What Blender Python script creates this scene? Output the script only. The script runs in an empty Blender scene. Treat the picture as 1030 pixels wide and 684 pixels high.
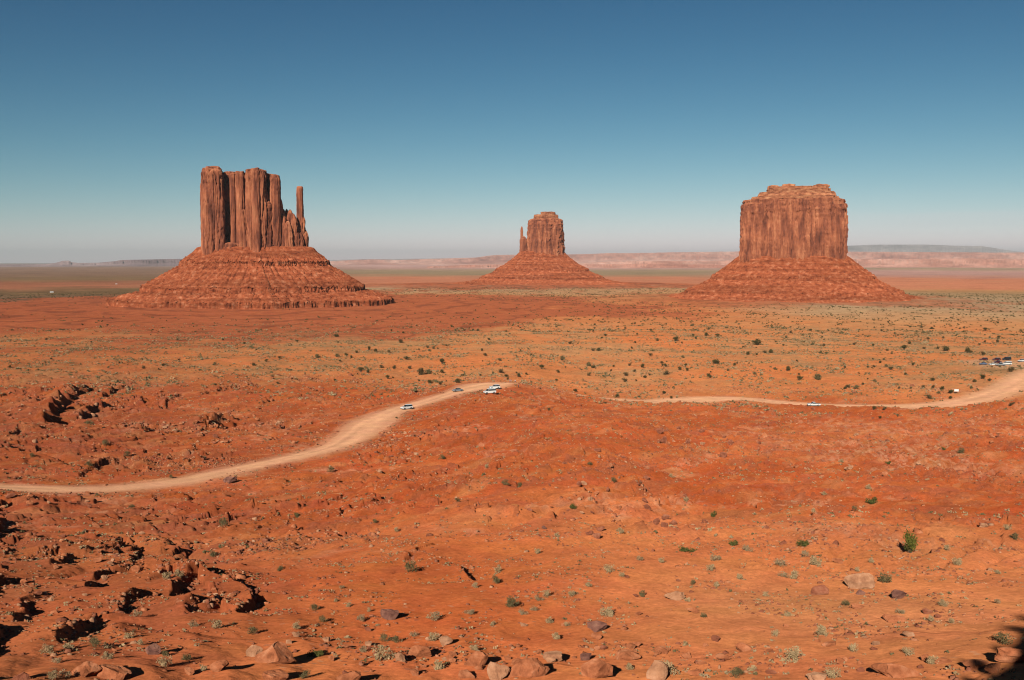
import bpy, bmesh, math, random
import numpy as np
from math import radians, sin, cos, tan, atan2, hypot, pi, log, exp
from mathutils import Vector, Matrix

# ------------------------------------------------------------------ camera, sky, sun, exposure
SC = bpy.context.scene
FPX, PCX, PCY, PITCH = 1011.0, 515.0, 342.0, radians(4.44)
cam_d = bpy.data.cameras.new('camera')
cam_d.sensor_width = 36.0
cam_d.lens = 36.0 * FPX / 1030.0
cam_d.clip_start = 0.5
cam_d.clip_end = 200000.0
cam = bpy.data.objects.new('camera', cam_d)
cam.location = (0, 0, 0)
cam.rotation_euler = (radians(90) - PITCH, 0, 0)
SC.collection.objects.link(cam)
SC.camera = cam

SUN_EL, SHADOW_AZ = radians(25.0), radians(15.0)      # shadows run forward and a little to the right
world = bpy.data.worlds.new('World')
SC.world = world
world.use_nodes = True
wn, wl = world.node_tree.nodes, world.node_tree.links
wn.clear()
w_out = wn.new('ShaderNodeOutputWorld')
w_bg = wn.new('ShaderNodeBackground')
w_sky = wn.new('ShaderNodeTexSky')
w_sky.sky_type = 'NISHITA'
w_sky.sun_disc = False
w_sky.sun_elevation = SUN_EL
w_sky.sun_rotation = SHADOW_AZ + pi
w_sky.altitude = 1700
w_sky.air_density = 1.0
w_sky.dust_density = 0.35
w_sky.ozone_density = 1.6
w_bg.inputs['Strength'].default_value = 0.05
# clear dry high desert air seen through a polariser: the blue falls off faster than the plain model gives
_sp = wn.new('ShaderNodeSeparateColor'); wl.new(w_sky.outputs['Color'], _sp.inputs[0])
_cb = wn.new('ShaderNodeCombineColor')
def _pw(sock, g, k):
    a = wn.new('ShaderNodeMath'); a.operation = 'POWER'; wl.new(sock, a.inputs[0]); a.inputs[1].default_value = g
    b = wn.new('ShaderNodeMath'); b.operation = 'MULTIPLY'; wl.new(a.outputs[0], b.inputs[0]); b.inputs[1].default_value = k
    return b.outputs[0]
_r = _pw(_sp.outputs[0], 2.28, 0.083); _g = _pw(_sp.outputs[1], 1.66, 0.256); _b = _pw(_sp.outputs[2], 1.4, 0.36)
_rb = wn.new('ShaderNodeMath'); _rb.operation = 'MULTIPLY_ADD'; wl.new(_r, _rb.inputs[0]); _rb.inputs[1].default_value = 0.43; wl.new(_b, _rb.inputs[2])
_gb = wn.new('ShaderNodeMath'); _gb.operation = 'MULTIPLY_ADD'; wl.new(_r, _gb.inputs[0]); _gb.inputs[1].default_value = 0.07; wl.new(_g, _gb.inputs[2])
wl.new(_r, _cb.inputs[0]); wl.new(_gb.outputs[0], _cb.inputs[1]); wl.new(_rb.outputs[0], _cb.inputs[2])
# a few thin streaks of high cloud low on the right
_tc = wn.new('ShaderNodeTexCoord'); _mp = wn.new('ShaderNodeMapping'); _mp.inputs['Scale'].default_value = (5, 5, 75); wl.new(_tc.outputs['Generated'], _mp.inputs['Vector'])
_nz = wn.new('ShaderNodeTexNoise'); _nz.inputs['Scale'].default_value = 1.0; _nz.inputs['Detail'].default_value = 5; wl.new(_mp.outputs[0], _nz.inputs['Vector'])
def _mr(sock, a, b, c, d):
    r = wn.new('ShaderNodeMapRange'); wl.new(sock, r.inputs[0])
    for i, v in zip((1, 2, 3, 4), (a, b, c, d)): r.inputs[i].default_value = v
    return r.outputs[0]
def _mm(a, b):
    q = wn.new('ShaderNodeMath'); q.operation = 'MULTIPLY'; wl.new(a, q.inputs[0]); wl.new(b, q.inputs[1]); return q.outputs[0]
_xy = wn.new('ShaderNodeSeparateXYZ'); wl.new(_tc.outputs['Generated'], _xy.inputs[0])
_f = _mm(_mm(_mr(_nz.outputs['Fac'], 0.46, 0.62, 0, 0.30), _mr(_xy.outputs[0], 0.24, 0.38, 0, 1)), _mm(_mr(_xy.outputs[2], 0.002, 0.02, 0, 1), _mr(_xy.outputs[2], 0.040, 0.065, 1, 0)))
_mx = wn.new('ShaderNodeMix'); _mx.data_type = 'RGBA'; wl.new(_f, _mx.inputs[0]); wl.new(_cb.outputs[0], _mx.inputs[6]); _mx.inputs[7].default_value = (12.5, 12.8, 13.0, 1)
wl.new(_mx.outputs[2], w_bg.inputs['Color'])
wl.new(w_bg.outputs[0], w_out.inputs['Surface'])

sun_d = bpy.data.lights.new('sun', 'SUN')
sun_d.energy = 4.6
sun_d.angle = radians(0.53)
sun_d.color = (1.0, 0.90, 0.76)
sun = bpy.data.objects.new('sun', sun_d)
S_DIR = Vector((sin(SHADOW_AZ) * cos(SUN_EL), cos(SHADOW_AZ) * cos(SUN_EL), -sin(SUN_EL)))
sun.rotation_euler = S_DIR.to_track_quat('-Z', 'Y').to_euler()
SC.collection.objects.link(sun)

SC.view_settings.view_transform = 'Standard'
SC.view_settings.look = 'None'
SC.view_settings.exposure = 0.10
SC.view_settings.gamma = 1.0
SC.view_settings.use_curve_mapping = False
SC.cycles.max_bounces = 4
SC.cycles.volume_bounces = 0
SC.cycles.use_denoising = True
SC.cycles.denoising_input_passes = 'RGB_ALBEDO_NORMAL'
SC.cycles.filter_width = 1.1

# ------------------------------------------------------------------ helpers
COL = SC.collection
rng = np.random.default_rng(7)
random.seed(11)

def tag(o, label=None, cat=None, group=None, kind=None):
    if label: o['label'] = label
    if cat: o['category'] = cat
    if group: o['group'] = group
    if kind: o['kind'] = kind
    return o

def new_mesh(name, V, F, smooth=False, cols=None):
    """V (n,3); F (m,k) one polygon size, or a list of arrays of different sizes."""
    me = bpy.data.meshes.new(name)
    V = np.asarray(V, dtype=np.float32)
    Fs = F if isinstance(F, list) else [F]
    Fs = [np.asarray(f, dtype=np.int32) for f in Fs if len(f)]
    loops = np.concatenate([f.ravel() for f in Fs])
    sizes = np.concatenate([np.full(len(f), f.shape[1], dtype=np.int32) for f in Fs])
    starts = np.concatenate([[0], np.cumsum(sizes)[:-1]]).astype(np.int32)
    me.vertices.add(len(V)); me.vertices.foreach_set('co', V.ravel())
    me.loops.add(len(loops)); me.loops.foreach_set('vertex_index', loops)
    me.polygons.add(len(sizes))
    me.polygons.foreach_set('loop_start', starts)
    me.polygons.foreach_set('loop_total', sizes)
    if smooth: me.polygons.foreach_set('use_smooth', np.ones(len(sizes), dtype=bool))
    if cols is not None:
        a = me.color_attributes.new('ground_colour', 'FLOAT_COLOR', 'POINT')
        c4 = np.ones((len(V), 4), dtype=np.float32); c4[:, :3] = cols
        a.data.foreach_set('color', c4.ravel())
    me.update(calc_edges=True)
    return me

def link(name, me, mat=None, parent=None):
    o = bpy.data.objects.new(name, me)
    COL.objects.link(o)
    if mat is not None and me is not None and not me.materials: me.materials.append(mat)
    if parent is not None: o.parent = parent
    return o

def empty(name, loc, rz=0.0):
    o = bpy.data.objects.new(name, None)
    o.empty_display_size = 0.5
    o.location = loc; o.rotation_euler = (0, 0, rz)
    COL.objects.link(o)
    return o

def copy_tree(o, parent=None):
    c = o.copy(); COL.objects.link(c)
    if parent is not None: c.parent = parent
    for ch in list(o.children): copy_tree(ch, c)
    return c

# ---- noise
def _h2(ix, iy, seed):
    h = (ix.astype(np.uint32) * np.uint32(374761393) + iy.astype(np.uint32) * np.uint32(668265263) + np.uint32(seed) * np.uint32(2246822519))
    h = (h ^ (h >> np.uint32(13))) * np.uint32(1274126177)
    return h ^ (h >> np.uint32(16))

_GA = np.linspace(0, 2 * pi, 64, endpoint=False)
_GX, _GY = np.cos(_GA), np.sin(_GA)

def pn(x, y, seed=0):
    x = np.asarray(x, dtype=np.float64); y = np.asarray(y, dtype=np.float64)
    xi = np.floor(x).astype(np.int64); yi = np.floor(y).astype(np.int64)
    fx = x - xi; fy = y - yi
    u = fx * fx * fx * (fx * (fx * 6 - 15) + 10); v = fy * fy * fy * (fy * (fy * 6 - 15) + 10)
    def g(dx, dy):
        k = (_h2(xi + dx, yi + dy, seed) & np.uint32(63)).astype(np.int64)
        return _GX[k] * (fx - dx) + _GY[k] * (fy - dy)
    a = g(0, 0); b = g(1, 0); c = g(0, 1); d = g(1, 1)
    return (a + (b - a) * u + (c - a) * v + (a - b - c + d) * u * v) * 1.5

def fbm(x, y, wl_, oct_=3, seed=0, gain=0.5):
    s = 0; a = 1; t = 0; f = 1.0 / wl_
    for k in range(oct_):
        s = s + a * pn(x * f + 17.3 * k, y * f - 9.1 * k, seed + k); t += a; a *= gain; f *= 2.03
    return s / t * 1.35

_G3 = rng.normal(size=(256, 3)); _G3 /= np.linalg.norm(_G3, axis=1)[:, None]
def pn3(x, y, z, seed=0):
    xi = np.floor(x).astype(np.int64); yi = np.floor(y).astype(np.int64); zi = np.floor(z).astype(np.int64)
    fx, fy, fz = x - xi, y - yi, z - zi
    s = lambda f: f * f * f * (f * (f * 6 - 15) + 10)
    u, v, w = s(fx), s(fy), s(fz)
    r = 0
    for dx in (0, 1):
        for dy in (0, 1):
            for dz in (0, 1):
                h = _h2(xi + dx, yi + dy, seed)
                h = (h ^ ((zi + dz).astype(np.uint32) * np.uint32(2654435761))) * np.uint32(2246822519)
                k = ((h >> np.uint32(11)) & np.uint32(255)).astype(np.int64)
                G = _G3[k]
                d = G[..., 0] * (fx - dx) + G[..., 1] * (fy - dy) + G[..., 2] * (fz - dz)
                r = r + d * (u if dx else 1 - u) * (v if dy else 1 - v) * (w if dz else 1 - w)
    return r * 1.6

def sst(a, b, x):
    t = np.clip((x - a) / (b - a), 0, 1)
    return t * t * (3 - 2 * t)

def lerp3(a, b, w):
    return a + (b - a) * w[..., None]

# ---- pixels of the photograph -> directions (used to survey distances; everything is placed in metres)
def ray(px, y):
    u = (px - PCX) / FPX; v = (PCY - y) / FPX
    dx, dy, dz = u, cos(PITCH) + v * sin(PITCH), -sin(PITCH) + v * cos(PITCH)
    h = hypot(dx, dy)
    return atan2(dx, dy), -dz / h           # azimuth, tangent of the depression

def pt(px, y, r):
    az, t = ray(px, y)
    return (r * sin(az), r * cos(az), -r * t)

# ------------------------------------------------------------------ materials
def mat_new(name):
    m = bpy.data.materials.new(name); m.use_nodes = True
    m.node_tree.nodes.clear()
    return m, m.node_tree.nodes, m.node_tree.links

def rough_rock(name, ramp, scale=(1, 1, 1), wlen=8.0, det=6, bump=0.4, bdist=0.5, spec=0.0, fine=None, attr=None, band=None):
    """diffuse (very rough) rock or soil; ramp = list of (pos, rgb)"""
    m, n, l = mat_new(name)
    out = n.new('ShaderNodeOutputMaterial'); df = n.new('ShaderNodeBsdfDiffuse'); df.inputs['Roughness'].default_value = 1.0
    l.new(df.outputs[0], out.inputs['Surface'])
    geo = n.new('ShaderNodeNewGeometry') if True else None
    mp = n.new('ShaderNodeMapping'); mp.inputs['Scale'].default_value = scale
    l.new(geo.outputs['Position'], mp.inputs['Vector'])
    nz = n.new('ShaderNodeTexNoise'); nz.inputs['Scale'].default_value = 1.0 / wlen; nz.inputs['Detail'].default_value = det
    nz.inputs['Roughness'].default_value = 0.62
    l.new(mp.outputs[0], nz.inputs['Vector'])
    cr = n.new('ShaderNodeValToRGB')
    els = cr.color_ramp.elements
    while len(els) < len(ramp): els.new(0.5)
    for e, (p, c) in zip(els, ramp): e.position = p; e.color = (*c, 1)
    l.new(nz.outputs['Fac'], cr.inputs[0])
    colsock = cr.outputs[0]
    if band:
        # horizontal strata: noise stretched along the beds
        mp2 = n.new('ShaderNodeMapping'); mp2.inputs['Scale'].default_value = (0.004, 0.004, 1.0 / band[0])
        l.new(geo.outputs['Position'], mp2.inputs['Vector'])
        n2 = n.new('ShaderNodeTexNoise'); n2.inputs['Scale'].default_value = 1.0; n2.inputs['Detail'].default_value = 3
        l.new(mp2.outputs[0], n2.inputs['Vector'])
        r2 = n.new('ShaderNodeMapRange'); r2.inputs[1].default_value = 0.35; r2.inputs[2].default_value = 0.65
        r2.inputs[3].default_value = 1 - band[1]; r2.inputs[4].default_value = 1 + band[1]
        l.new(n2.outputs['Fac'], r2.inputs[0])
        mu = n.new('ShaderNodeVectorMath'); mu.operation = 'SCALE'
        l.new(colsock, mu.inputs[0]); l.new(r2.outputs[0], mu.inputs['Scale'])
        colsock = mu.outputs[0]
    l.new(colsock, df.inputs['Color'])
    n3 = n.new('ShaderNodeTexNoise'); n3.inputs['Scale'].default_value = 1.0 / (fine or wlen * 0.3); n3.inputs['Detail'].default_value = 8
    n3.inputs['Roughness'].default_value = 0.7
    l.new(mp.outputs[0], n3.inputs['Vector'])
    bp = n.new('ShaderNodeBump'); bp.inputs['Strength'].default_value = bump; bp.inputs['Distance'].default_value = bdist
    l.new(n3.outputs['Fac'], bp.inputs['Height']); l.new(bp.outputs[0], df.inputs['Normal'])
    return m

def ground_mat(name, speck=1.0, bumpd=0.075):
    m, n, l = mat_new(name)
    out = n.new('ShaderNodeOutputMaterial'); df = n.new('ShaderNodeBsdfDiffuse'); df.inputs['Roughness'].default_value = 1.0
    l.new(df.outputs[0], out.inputs['Surface'])
    at = n.new('ShaderNodeAttribute'); at.attribute_name = 'ground_colour'
    geo = n.new('ShaderNodeNewGeometry')
    def noise(wlen, det=5, rough=0.6):
        t = n.new('ShaderNodeTexNoise'); t.inputs['Scale'].default_value = 1.0 / wlen; t.inputs['Detail'].default_value = det
        t.inputs['Roughness'].default_value = rough
        l.new(geo.outputs['Position'], t.inputs['Vector']); return t
    def rng_(sock, a, b, c, d):
        r = n.new('ShaderNodeMapRange'); r.inputs[1].default_value = a; r.inputs[2].default_value = b
        r.inputs[3].default_value = c; r.inputs[4].default_value = d
        l.new(sock, r.inputs[0]); return r.outputs[0]
    def mul(a, b):
        k = n.new('ShaderNodeMath'); k.operation = 'MULTIPLY'; l.new(a, k.inputs[0]); l.new(b, k.inputs[1]); return k.outputs[0]
    f1 = rng_(noise(2.2, 8, 0.68).outputs['Fac'], 0.3, 0.7, 1 - 0.24 * speck, 1 + 0.16 * speck)
    f0 = rng_(noise(0.45, 6, 0.75).outputs['Fac'], 0.3, 0.7, 1 - 0.34 * speck, 1 + 0.20 * speck)
    f2 = rng_(noise(14.0, 6, 0.65).outputs['Fac'], 0.3, 0.7, 1 - 0.18 * speck, 1 + 0.13 * speck)
    # small dark and pale stones lying in the sand
    vo = n.new('ShaderNodeTexVoronoi'); vo.inputs['Scale'].default_value = 2.6
    l.new(geo.outputs['Position'], vo.inputs['Vector'])
    st = rng_(vo.outputs['Distance'], 0.10, 0.2, 1.0, 0.0)
    pk = rng_(noise(6.0, 3).outputs['Fac'], 0.5, 0.62, 0.0, 1.0)
    st = mul(st, pk)
    sc = n.new('ShaderNodeVectorMath'); sc.operation = 'SCALE'
    l.new(at.outputs['Color'], sc.inputs[0]); l.new(mul(mul(f1, f2), f0), sc.inputs['Scale'])
    cr = n.new('ShaderNodeValToRGB'); cr.color_ramp.elements[0].color = (0.10, 0.04, 0.025, 1); cr.color_ramp.elements[1].color = (0.50, 0.27, 0.16, 1)
    sep = n.new('ShaderNodeSeparateColor'); l.new(vo.outputs['Color'], sep.inputs[0]); l.new(sep.outputs[0], cr.inputs[0])
    mx = n.new('ShaderNodeMix'); mx.data_type = 'RGBA'
    sfac = n.new('ShaderNodeMath'); sfac.operation = 'MULTIPLY'; sfac.inputs[1].default_value = 0.7 * speck; l.new(st, sfac.inputs[0])
    l.new(sfac.outputs[0], mx.inputs[0]); l.new(sc.outputs[0], mx.inputs[6]); l.new(cr.outputs[0], mx.inputs[7])
    vo2 = n.new('ShaderNodeTexVoronoi'); vo2.inputs['Scale'].default_value = 0.85; l.new(geo.outputs['Position'], vo2.inputs['Vector'])
    st2 = mul(rng_(vo2.outputs['Distance'], 0.13, 0.22, 1.0, 0.0), rng_(noise(19.0, 4).outputs['Fac'], 0.47, 0.58, 0.0, 1.0))
    sep2 = n.new('ShaderNodeSeparateColor'); l.new(vo2.outputs['Color'], sep2.inputs[0])
    cr2 = n.new('ShaderNodeValToRGB'); cr2.color_ramp.elements[0].color = (0.13, 0.045, 0.03, 1); cr2.color_ramp.elements[1].color = (0.46, 0.24, 0.14, 1); l.new(sep2.outputs[0], cr2.inputs[0])
    sf2 = n.new('ShaderNodeMath'); sf2.operation = 'MULTIPLY'; sf2.inputs[1].default_value = 0.65 * (speck if speck > 0.9 else 0.1); l.new(st2, sf2.inputs[0])
    mx0 = mx; mx = n.new('ShaderNodeMix'); mx.data_type = 'RGBA'; l.new(sf2.outputs[0], mx.inputs[0]); l.new(mx0.outputs[2], mx.inputs[6]); l.new(cr2.outputs[0], mx.inputs[7])
    # a slight turn of hue from place to place: redder and yellower sand
    hv = n.new('ShaderNodeHueSaturation')
    l.new(rng_(noise(9.0, 4).outputs['Fac'], 0.3, 0.7, 0.495, 0.505), hv.inputs['Hue'])
    l.new(mx.outputs[2], hv.inputs['Color'])
    l.new(hv.outputs[0], df.inputs['Color'])
    b1 = n.new('ShaderNodeBump'); b1.inputs['Strength'].default_value = 0.75; b1.inputs['Distance'].default_value = bumpd
    l.new(noise(0.9, 9, 0.72).outputs['Fac'], b1.inputs['Height'])
    b2 = n.new('ShaderNodeBump'); b2.inputs['Strength'].default_value = 0.36; b2.inputs['Distance'].default_value = 1.0
    l.new(noise(7.0, 8, 0.66).outputs['Fac'], b2.inputs['Height'])
    l.new(b1.outputs[0], b2.inputs['Normal'])
    l.new(b2.outputs[0], df.inputs['Normal'])
    return m

def plain_mat(name, col, rough=0.6, metal=0.0, coat=0.0, var=0.0, wlen=0.5):
    m, n, l = mat_new(name)
    out = n.new('ShaderNodeOutputMaterial'); p = n.new('ShaderNodeBsdfPrincipled')
    p.inputs['Roughness'].default_value = rough; p.inputs['Metallic'].default_value = metal
    p.inputs['Coat Weight'].default_value = coat
    l.new(p.outputs[0], out.inputs['Surface'])
    tx = n.new('ShaderNodeTexCoord'); nz = n.new('ShaderNodeTexNoise'); nz.inputs['Scale'].default_value = 1.0 / wlen
    l.new(tx.outputs['Object'], nz.inputs['Vector'])
    cr = n.new('ShaderNodeValToRGB')
    cr.color_ramp.elements[0].position = 0.3; cr.color_ramp.elements[1].position = 0.7
    cr.color_ramp.elements[0].color = (*[c * (1 - var) for c in col], 1)
    cr.color_ramp.elements[1].color = (*[min(1, c * (1 + var)) for c in col], 1)
    l.new(nz.outputs['Fac'], cr.inputs[0]); l.new(cr.outputs[0], p.inputs['Base Color'])
    return m

def leaf_mat(name, c0, c1, wlen=0.12):
    m, n, l = mat_new(name)
    out = n.new('ShaderNodeOutputMaterial'); df = n.new('ShaderNodeBsdfDiffuse'); df.inputs['Roughness'].default_value = 0.8
    tr = n.new('ShaderNodeBsdfTranslucent'); mixs = n.new('ShaderNodeMixShader'); mixs.inputs[0].default_value = 0.15
    geo = n.new('ShaderNodeNewGeometry'); nz = n.new('ShaderNodeTexNoise'); nz.inputs['Scale'].default_value = 1.0 / wlen
    l.new(geo.outputs['Position'], nz.inputs['Vector'])
    cr = n.new('ShaderNodeValToRGB'); cr.color_ramp.elements[0].position = 0.32; cr.color_ramp.elements[1].position = 0.68
    cr.color_ramp.elements[0].color = (*c0, 1); cr.color_ramp.elements[1].color = (*c1, 1)
    l.new(nz.outputs['Fac'], cr.inputs[0]); l.new(cr.outputs[0], df.inputs['Color']); l.new(cr.outputs[0], tr.inputs['Color'])
    l.new(df.outputs[0], mixs.inputs[1]); l.new(tr.outputs[0], mixs.inputs[2]); l.new(mixs.outputs[0], out.inputs['Surface'])
    return m

# ------------------------------------------------------------------ the lie of the land
PLAIN = [(1000, -72.5), (2000, -76), (4000, -80), (10000, -84), (30000, -87), (90000, -90)]
NEAR = [(684, 50), (640, 66)]
CTRL = {   # survey: picture column -> (picture row, distance) or ('z', distance, height)
    -120: [(600, 88), (560, 116), (530, 145), (492, 205), (470, 245), (440, 305), (420, 360), (400, 440), (380, 560), (360, 740)],
    0: [(600, 88), (560, 118), (530, 150), (492, 215), (470, 255), (440, 310), (420, 360), (400, 440), (380, 560), (360, 740)],
    130: [(600, 86), (560, 116), (530, 150), (493, 222), (455, 290), (425, 350), (400, 430), (380, 545), (350, 800)],
    260: [(600, 86), (545, 133), (500, 198), (468, 258), (440, 315), (415, 380), (395, 460), (375, 580), (350, 800)],
    390: [(600, 84), (545, 123), (500, 183), (460, 262), (425, 345), (413, 392), (395, 470), (370, 630), (345, 880)],
    455: [(600, 83), (545, 118), (500, 173), (450, 262), (410, 372), (394, 425), (385, 452), ('z', 520, -63.5), (370, 640), (350, 810)],
    515: [(600, 82), (545, 115), (500, 165), (450, 250), (420, 328), (400, 403), (386, 450), ('z', 500, -61), (372, 600), (350, 800)],
    600: [(600, 82), (545, 115), (500, 168), (460, 235), (435, 295), (422, 345), ('z', 430, -62), (402, 495), (385, 572), (360, 735)],
    640: [(600, 82), (545, 116), (500, 170), (460, 240), (436, 305), (428, 335), ('z', 430, -65.5), (406, 488), (385, 575), (360, 735)],
    700: [(600, 83), (545, 118), (500, 175), (460, 250), (430, 335), (415, 400), (403, 495), (385, 575), (360, 735)],
    770: [(600, 84), (545, 120), (500, 180), (460, 260), (434, 345), (421, 400), ('z', 440, -64.5), (403, 492), (385, 575), (360, 735)],
    900: [(600, 86), (545, 125), (500, 190), (460, 280), (434, 362), (420, 415), (409, 472), (385, 575), (360, 735)],
    1030: [(600, 88), (545, 130), (500, 200), (460, 290), (430, 385), (410, 460), (383, 585), (365, 690)],
    1150: [(600, 88), (545, 130), (500, 200), (460, 290), (430, 385), (410, 460), (383, 585), (365, 690)],
}
LR = np.linspace(log(3.0), log(90000.0), 700)
_ca = []; _cz = []
for px in sorted(CTRL):
    rz = [(2.0, -6.2), (6.0, -7.6), (25.0, -13.2)]
    for c in NEAR + CTRL[px]:
        if c[0] == 'z': rz.append((c[1], c[2]))
        else: rz.append((c[1], -c[1] * ray(px, c[0])[1]))
    rz += PLAIN
    rz = np.array(rz)
    _ca.append(ray(px, 420)[0]); _cz.append(np.interp(LR, np.log(rz[:, 0]), rz[:, 1]))
_ca = np.array(_ca); _cz = np.array(_cz)
def _gs(A, sg, ax):
    k = np.arange(-int(3 * sg), int(3 * sg) + 1); w = np.exp(-k * k / (2 * sg * sg)); w /= w.sum()
    P = np.pad(A, [(len(k) // 2,) * 2 if a == ax else (0, 0) for a in range(2)], mode='edge')
    return np.apply_along_axis(lambda q: np.convolve(q, w, 'valid'), ax, P)
AZT = np.linspace(_ca[0], _ca[-1], 240)
ZT = np.array([[0]])
ZT = np.stack([np.interp(AZT, _ca, _cz[:, j]) for j in range(len(LR))], axis=1)
ZT = _gs(_gs(ZT, 3.0, 1), 5.0, 0)

def base_z(x, y):
    r = np.maximum(np.hypot(x, y), 3.0); az = np.arctan2(x, y)
    i = np.clip((az - AZT[0]) / (AZT[1] - AZT[0]), 0, len(AZT) - 1.001); j = np.clip((np.log(r) - LR[0]) / (LR[1] - LR[0]), 0, len(LR) - 1.001)
    i0 = i.astype(int); j0 = j.astype(int); fi = i - i0; fj = j - j0
    return (ZT[i0, j0] * (1 - fi) * (1 - fj) + ZT[i0 + 1, j0] * fi * (1 - fj) + ZT[i0, j0 + 1] * (1 - fi) * fj + ZT[i0 + 1, j0 + 1] * fi * fj)

# ---- the dirt road
def catmull(P, step=2.0):
    P = np.array(P, dtype=float); out = []
    Q = np.vstack([2 * P[0] - P[1], P, 2 * P[-1] - P[-2]])
    for k in range(1, len(Q) - 2):
        n_ = max(2, int(np.linalg.norm(Q[k + 1, :2] - Q[k, :2]) / step))
        for t in np.linspace(0, 1, n_, endpoint=False):
            a, b, c, d = Q[k - 1], Q[k], Q[k + 1], Q[k + 2]
            out.append(0.5 * ((2 * b) + (c - a) * t + (2 * a - 5 * b + 4 * c - d) * t * t + (3 * b - a - 3 * c + d) * t ** 3))
    out.append(Q[-2])
    return np.array(out)

def road_ctrl(L):
    return [(*pt(px, y, r), hw) for px, y, r, hw in L]

ROADS = [
    catmull(road_ctrl([(-160, 489, 205, 4.5), (-60, 491, 208, 4.5), (0, 491, 215, 4.4), (100, 492.5, 222, 4.2), (180, 484.5, 234, 4.2), (240, 472, 252, 4.2),
                       (300, 459, 275, 4.0), (335, 450, 293, 4.4), (357, 438, 315, 6.4), (374, 425, 342, 7.4), (398, 413, 374, 4.8), (430, 403.5, 402, 4.4), (458, 395, 426, 4.8),
                       (480, 389.5, 441, 10), (496, 386.6, 454, 9), (507, 385.6, 461, 4.5), (522, 386, 470, 2), (560, 392, 486, 1.5), (590, 399, 492, 3), (620, 402.5, 492, 5), (650, 404, 492, 7),
                       (700, 402.5, 497, 11), (740, 401, 507, 7), (780, 404.5, 500, 6), (820, 407.5, 492, 6), (880, 409.2, 484, 7), (940, 408, 490, 8.5),
                       (980, 402.5, 510, 8.5), (1008, 393, 545, 8.5), (1030, 381, 595, 9), (1048, 372, 640, 9), (1080, 364, 690, 9)])),
]
PARK = pt(1010, 366, 680)

def road_field(x, y):
    """distance to the centre line, its height and half width"""
    D = np.full(x.shape, 1e9); Z = np.zeros(x.shape); W = np.full(x.shape, 5.0)
    for P in ROADS:
        Q = P[::2]
        for a, b in zip(Q[:-1], Q[1:]):
            ex, ey = b[0] - a[0], b[1] - a[1]; L2 = ex * ex + ey * ey + 1e-9
            t = np.clip(((x - a[0]) * ex + (y - a[1]) * ey) / L2, 0, 1)
            d = np.hypot(x - a[0] - t * ex, y - a[1] - t * ey)
            k = d < D
            D = np.where(k, d, D); Z = np.where(k, a[2] + (b[2] - a[2]) * t, Z); W = np.where(k, a[3] + (b[3] - a[3]) * t, W)
    return D, Z, W

# ---- scarps: banks and ledges whose far right side drops off (picture points, distance scale, height)
SCARPS = [   # points (px,row), height, softness
    ([(46, 424), (58, 410), (70, 399), (88, 392)], 8.5), ([(100, 398), (112, 391), (124, 389)], 5.5),
    ([(205, 432), (214, 424), (236, 418)], 5.0), ([(163, 410), (170, 402), (180, 400)], 3.0), ([(146, 436), (154, 429), (160, 427)], 3.0),
    ([(188, 460), (196, 452), (204, 450)], 2.4), ([(80, 480), (90, 474), (100, 470), (120, 466), (150, 456)], 1.8), ([(225, 484), (232, 475), (244, 474)], 2.4),
    ([(-14, 550), (-4, 535), (6, 522)], 3.2), ([(60, 574), (68, 562), (80, 556)], 2.4), ([(88, 594), (98, 583), (112, 576), (124, 573)], 2.3),
    ([(12, 624), (24, 610), (46, 604)], 2.6), ([(64, 650), (74, 634), (96, 624), (112, 622)], 2.9), ([(120, 620), (128, 607), (140, 600)], 2.6),
    ([(170, 600), (182, 588), (200, 585), (230, 588), (250, 594)], 3.6), ([(184, 622), (196, 609), (215, 606), (250, 606)], 2.6), ([(-40, 672), (-16, 655), (6, 640)], 2.2), ([(80, 419), (92, 410), (104, 405)], 8.0), ([(212, 430), (222, 425), (242, 420)], 5.0), ([(150, 588), (170, 584), (190, 582)], 2.5), ([(196, 618), (215, 612), (240, 612)], 3.0),
    ([(-12, 606), (-4, 592), (6, 588)], 2.4), ([(128, 574), (135, 564), (146, 556)], 2.0), ([(240, 622), (256, 606), (268, 604)], 2.2),
    ([(410, 566), (418, 560), (428, 561), (444, 566), (462, 573), (478, 581)], 1.3), ([(108, 545), (120, 540), (130, 536)], 1.6), ([(20, 566), (32, 556), (50, 552)], 1.8),
    ([(40, 560), (60, 548), (74, 545)], 1.5), ([(144, 520), (152, 506), (160, 498)], 1.2), ([(8, 440), (20, 434), (36, 432)], 2.6), ([(28, 408), (44, 402)], 3.0),
    ([(276, 432), (286, 426), (300, 424)], 2.4), ([(262, 412), (274, 404), (300, 402)], 3.0), ([(310, 420), (325, 414), (345, 410)], 2.0), ([(200, 400), (216, 395), (240, 392)], 3.0),
    ([(372, 470), (384, 460), (400, 455), (420, 458)], 1.5), ([(392, 492), (404, 485), (425, 484)], 1.8), ([(330, 505), (350, 508), (378, 511)], 1.0),
    ([(770, 412), (790, 424), (815, 432), (832, 436)], 2.6), ([(800, 443), (815, 452)], 2.0), ([(660, 430), (672, 440), (700, 450)], 2.6), ([(560, 455), (590, 470), (620, 482)], 1.7),
    ([(480, 406), (505, 410), (540, 416), (568, 424)], 2.0), ([(640, 490), (650, 500), (668, 512)], 1.6), ([(812, 505), (822, 520), (826, 536)], 1.2),
    ([(590, 500), (610, 515), (628, 530)], 1.0), ([(980, 435), (1000, 440), (1016, 446)], 2.2), ([(700, 462), (725, 470), (760, 478)], 1.6), ([(860, 448), (880, 456), (905, 466)], 1.6),
]
def approx_r(px, y):
    az, t = ray(px, y)
    rr = np.exp(LR[60:]); z = base_z(rr * sin(az), rr * cos(az))
    k = np.argmax(z > -rr * t)
    return rr[k] if k > 0 else rr[-1]

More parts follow.
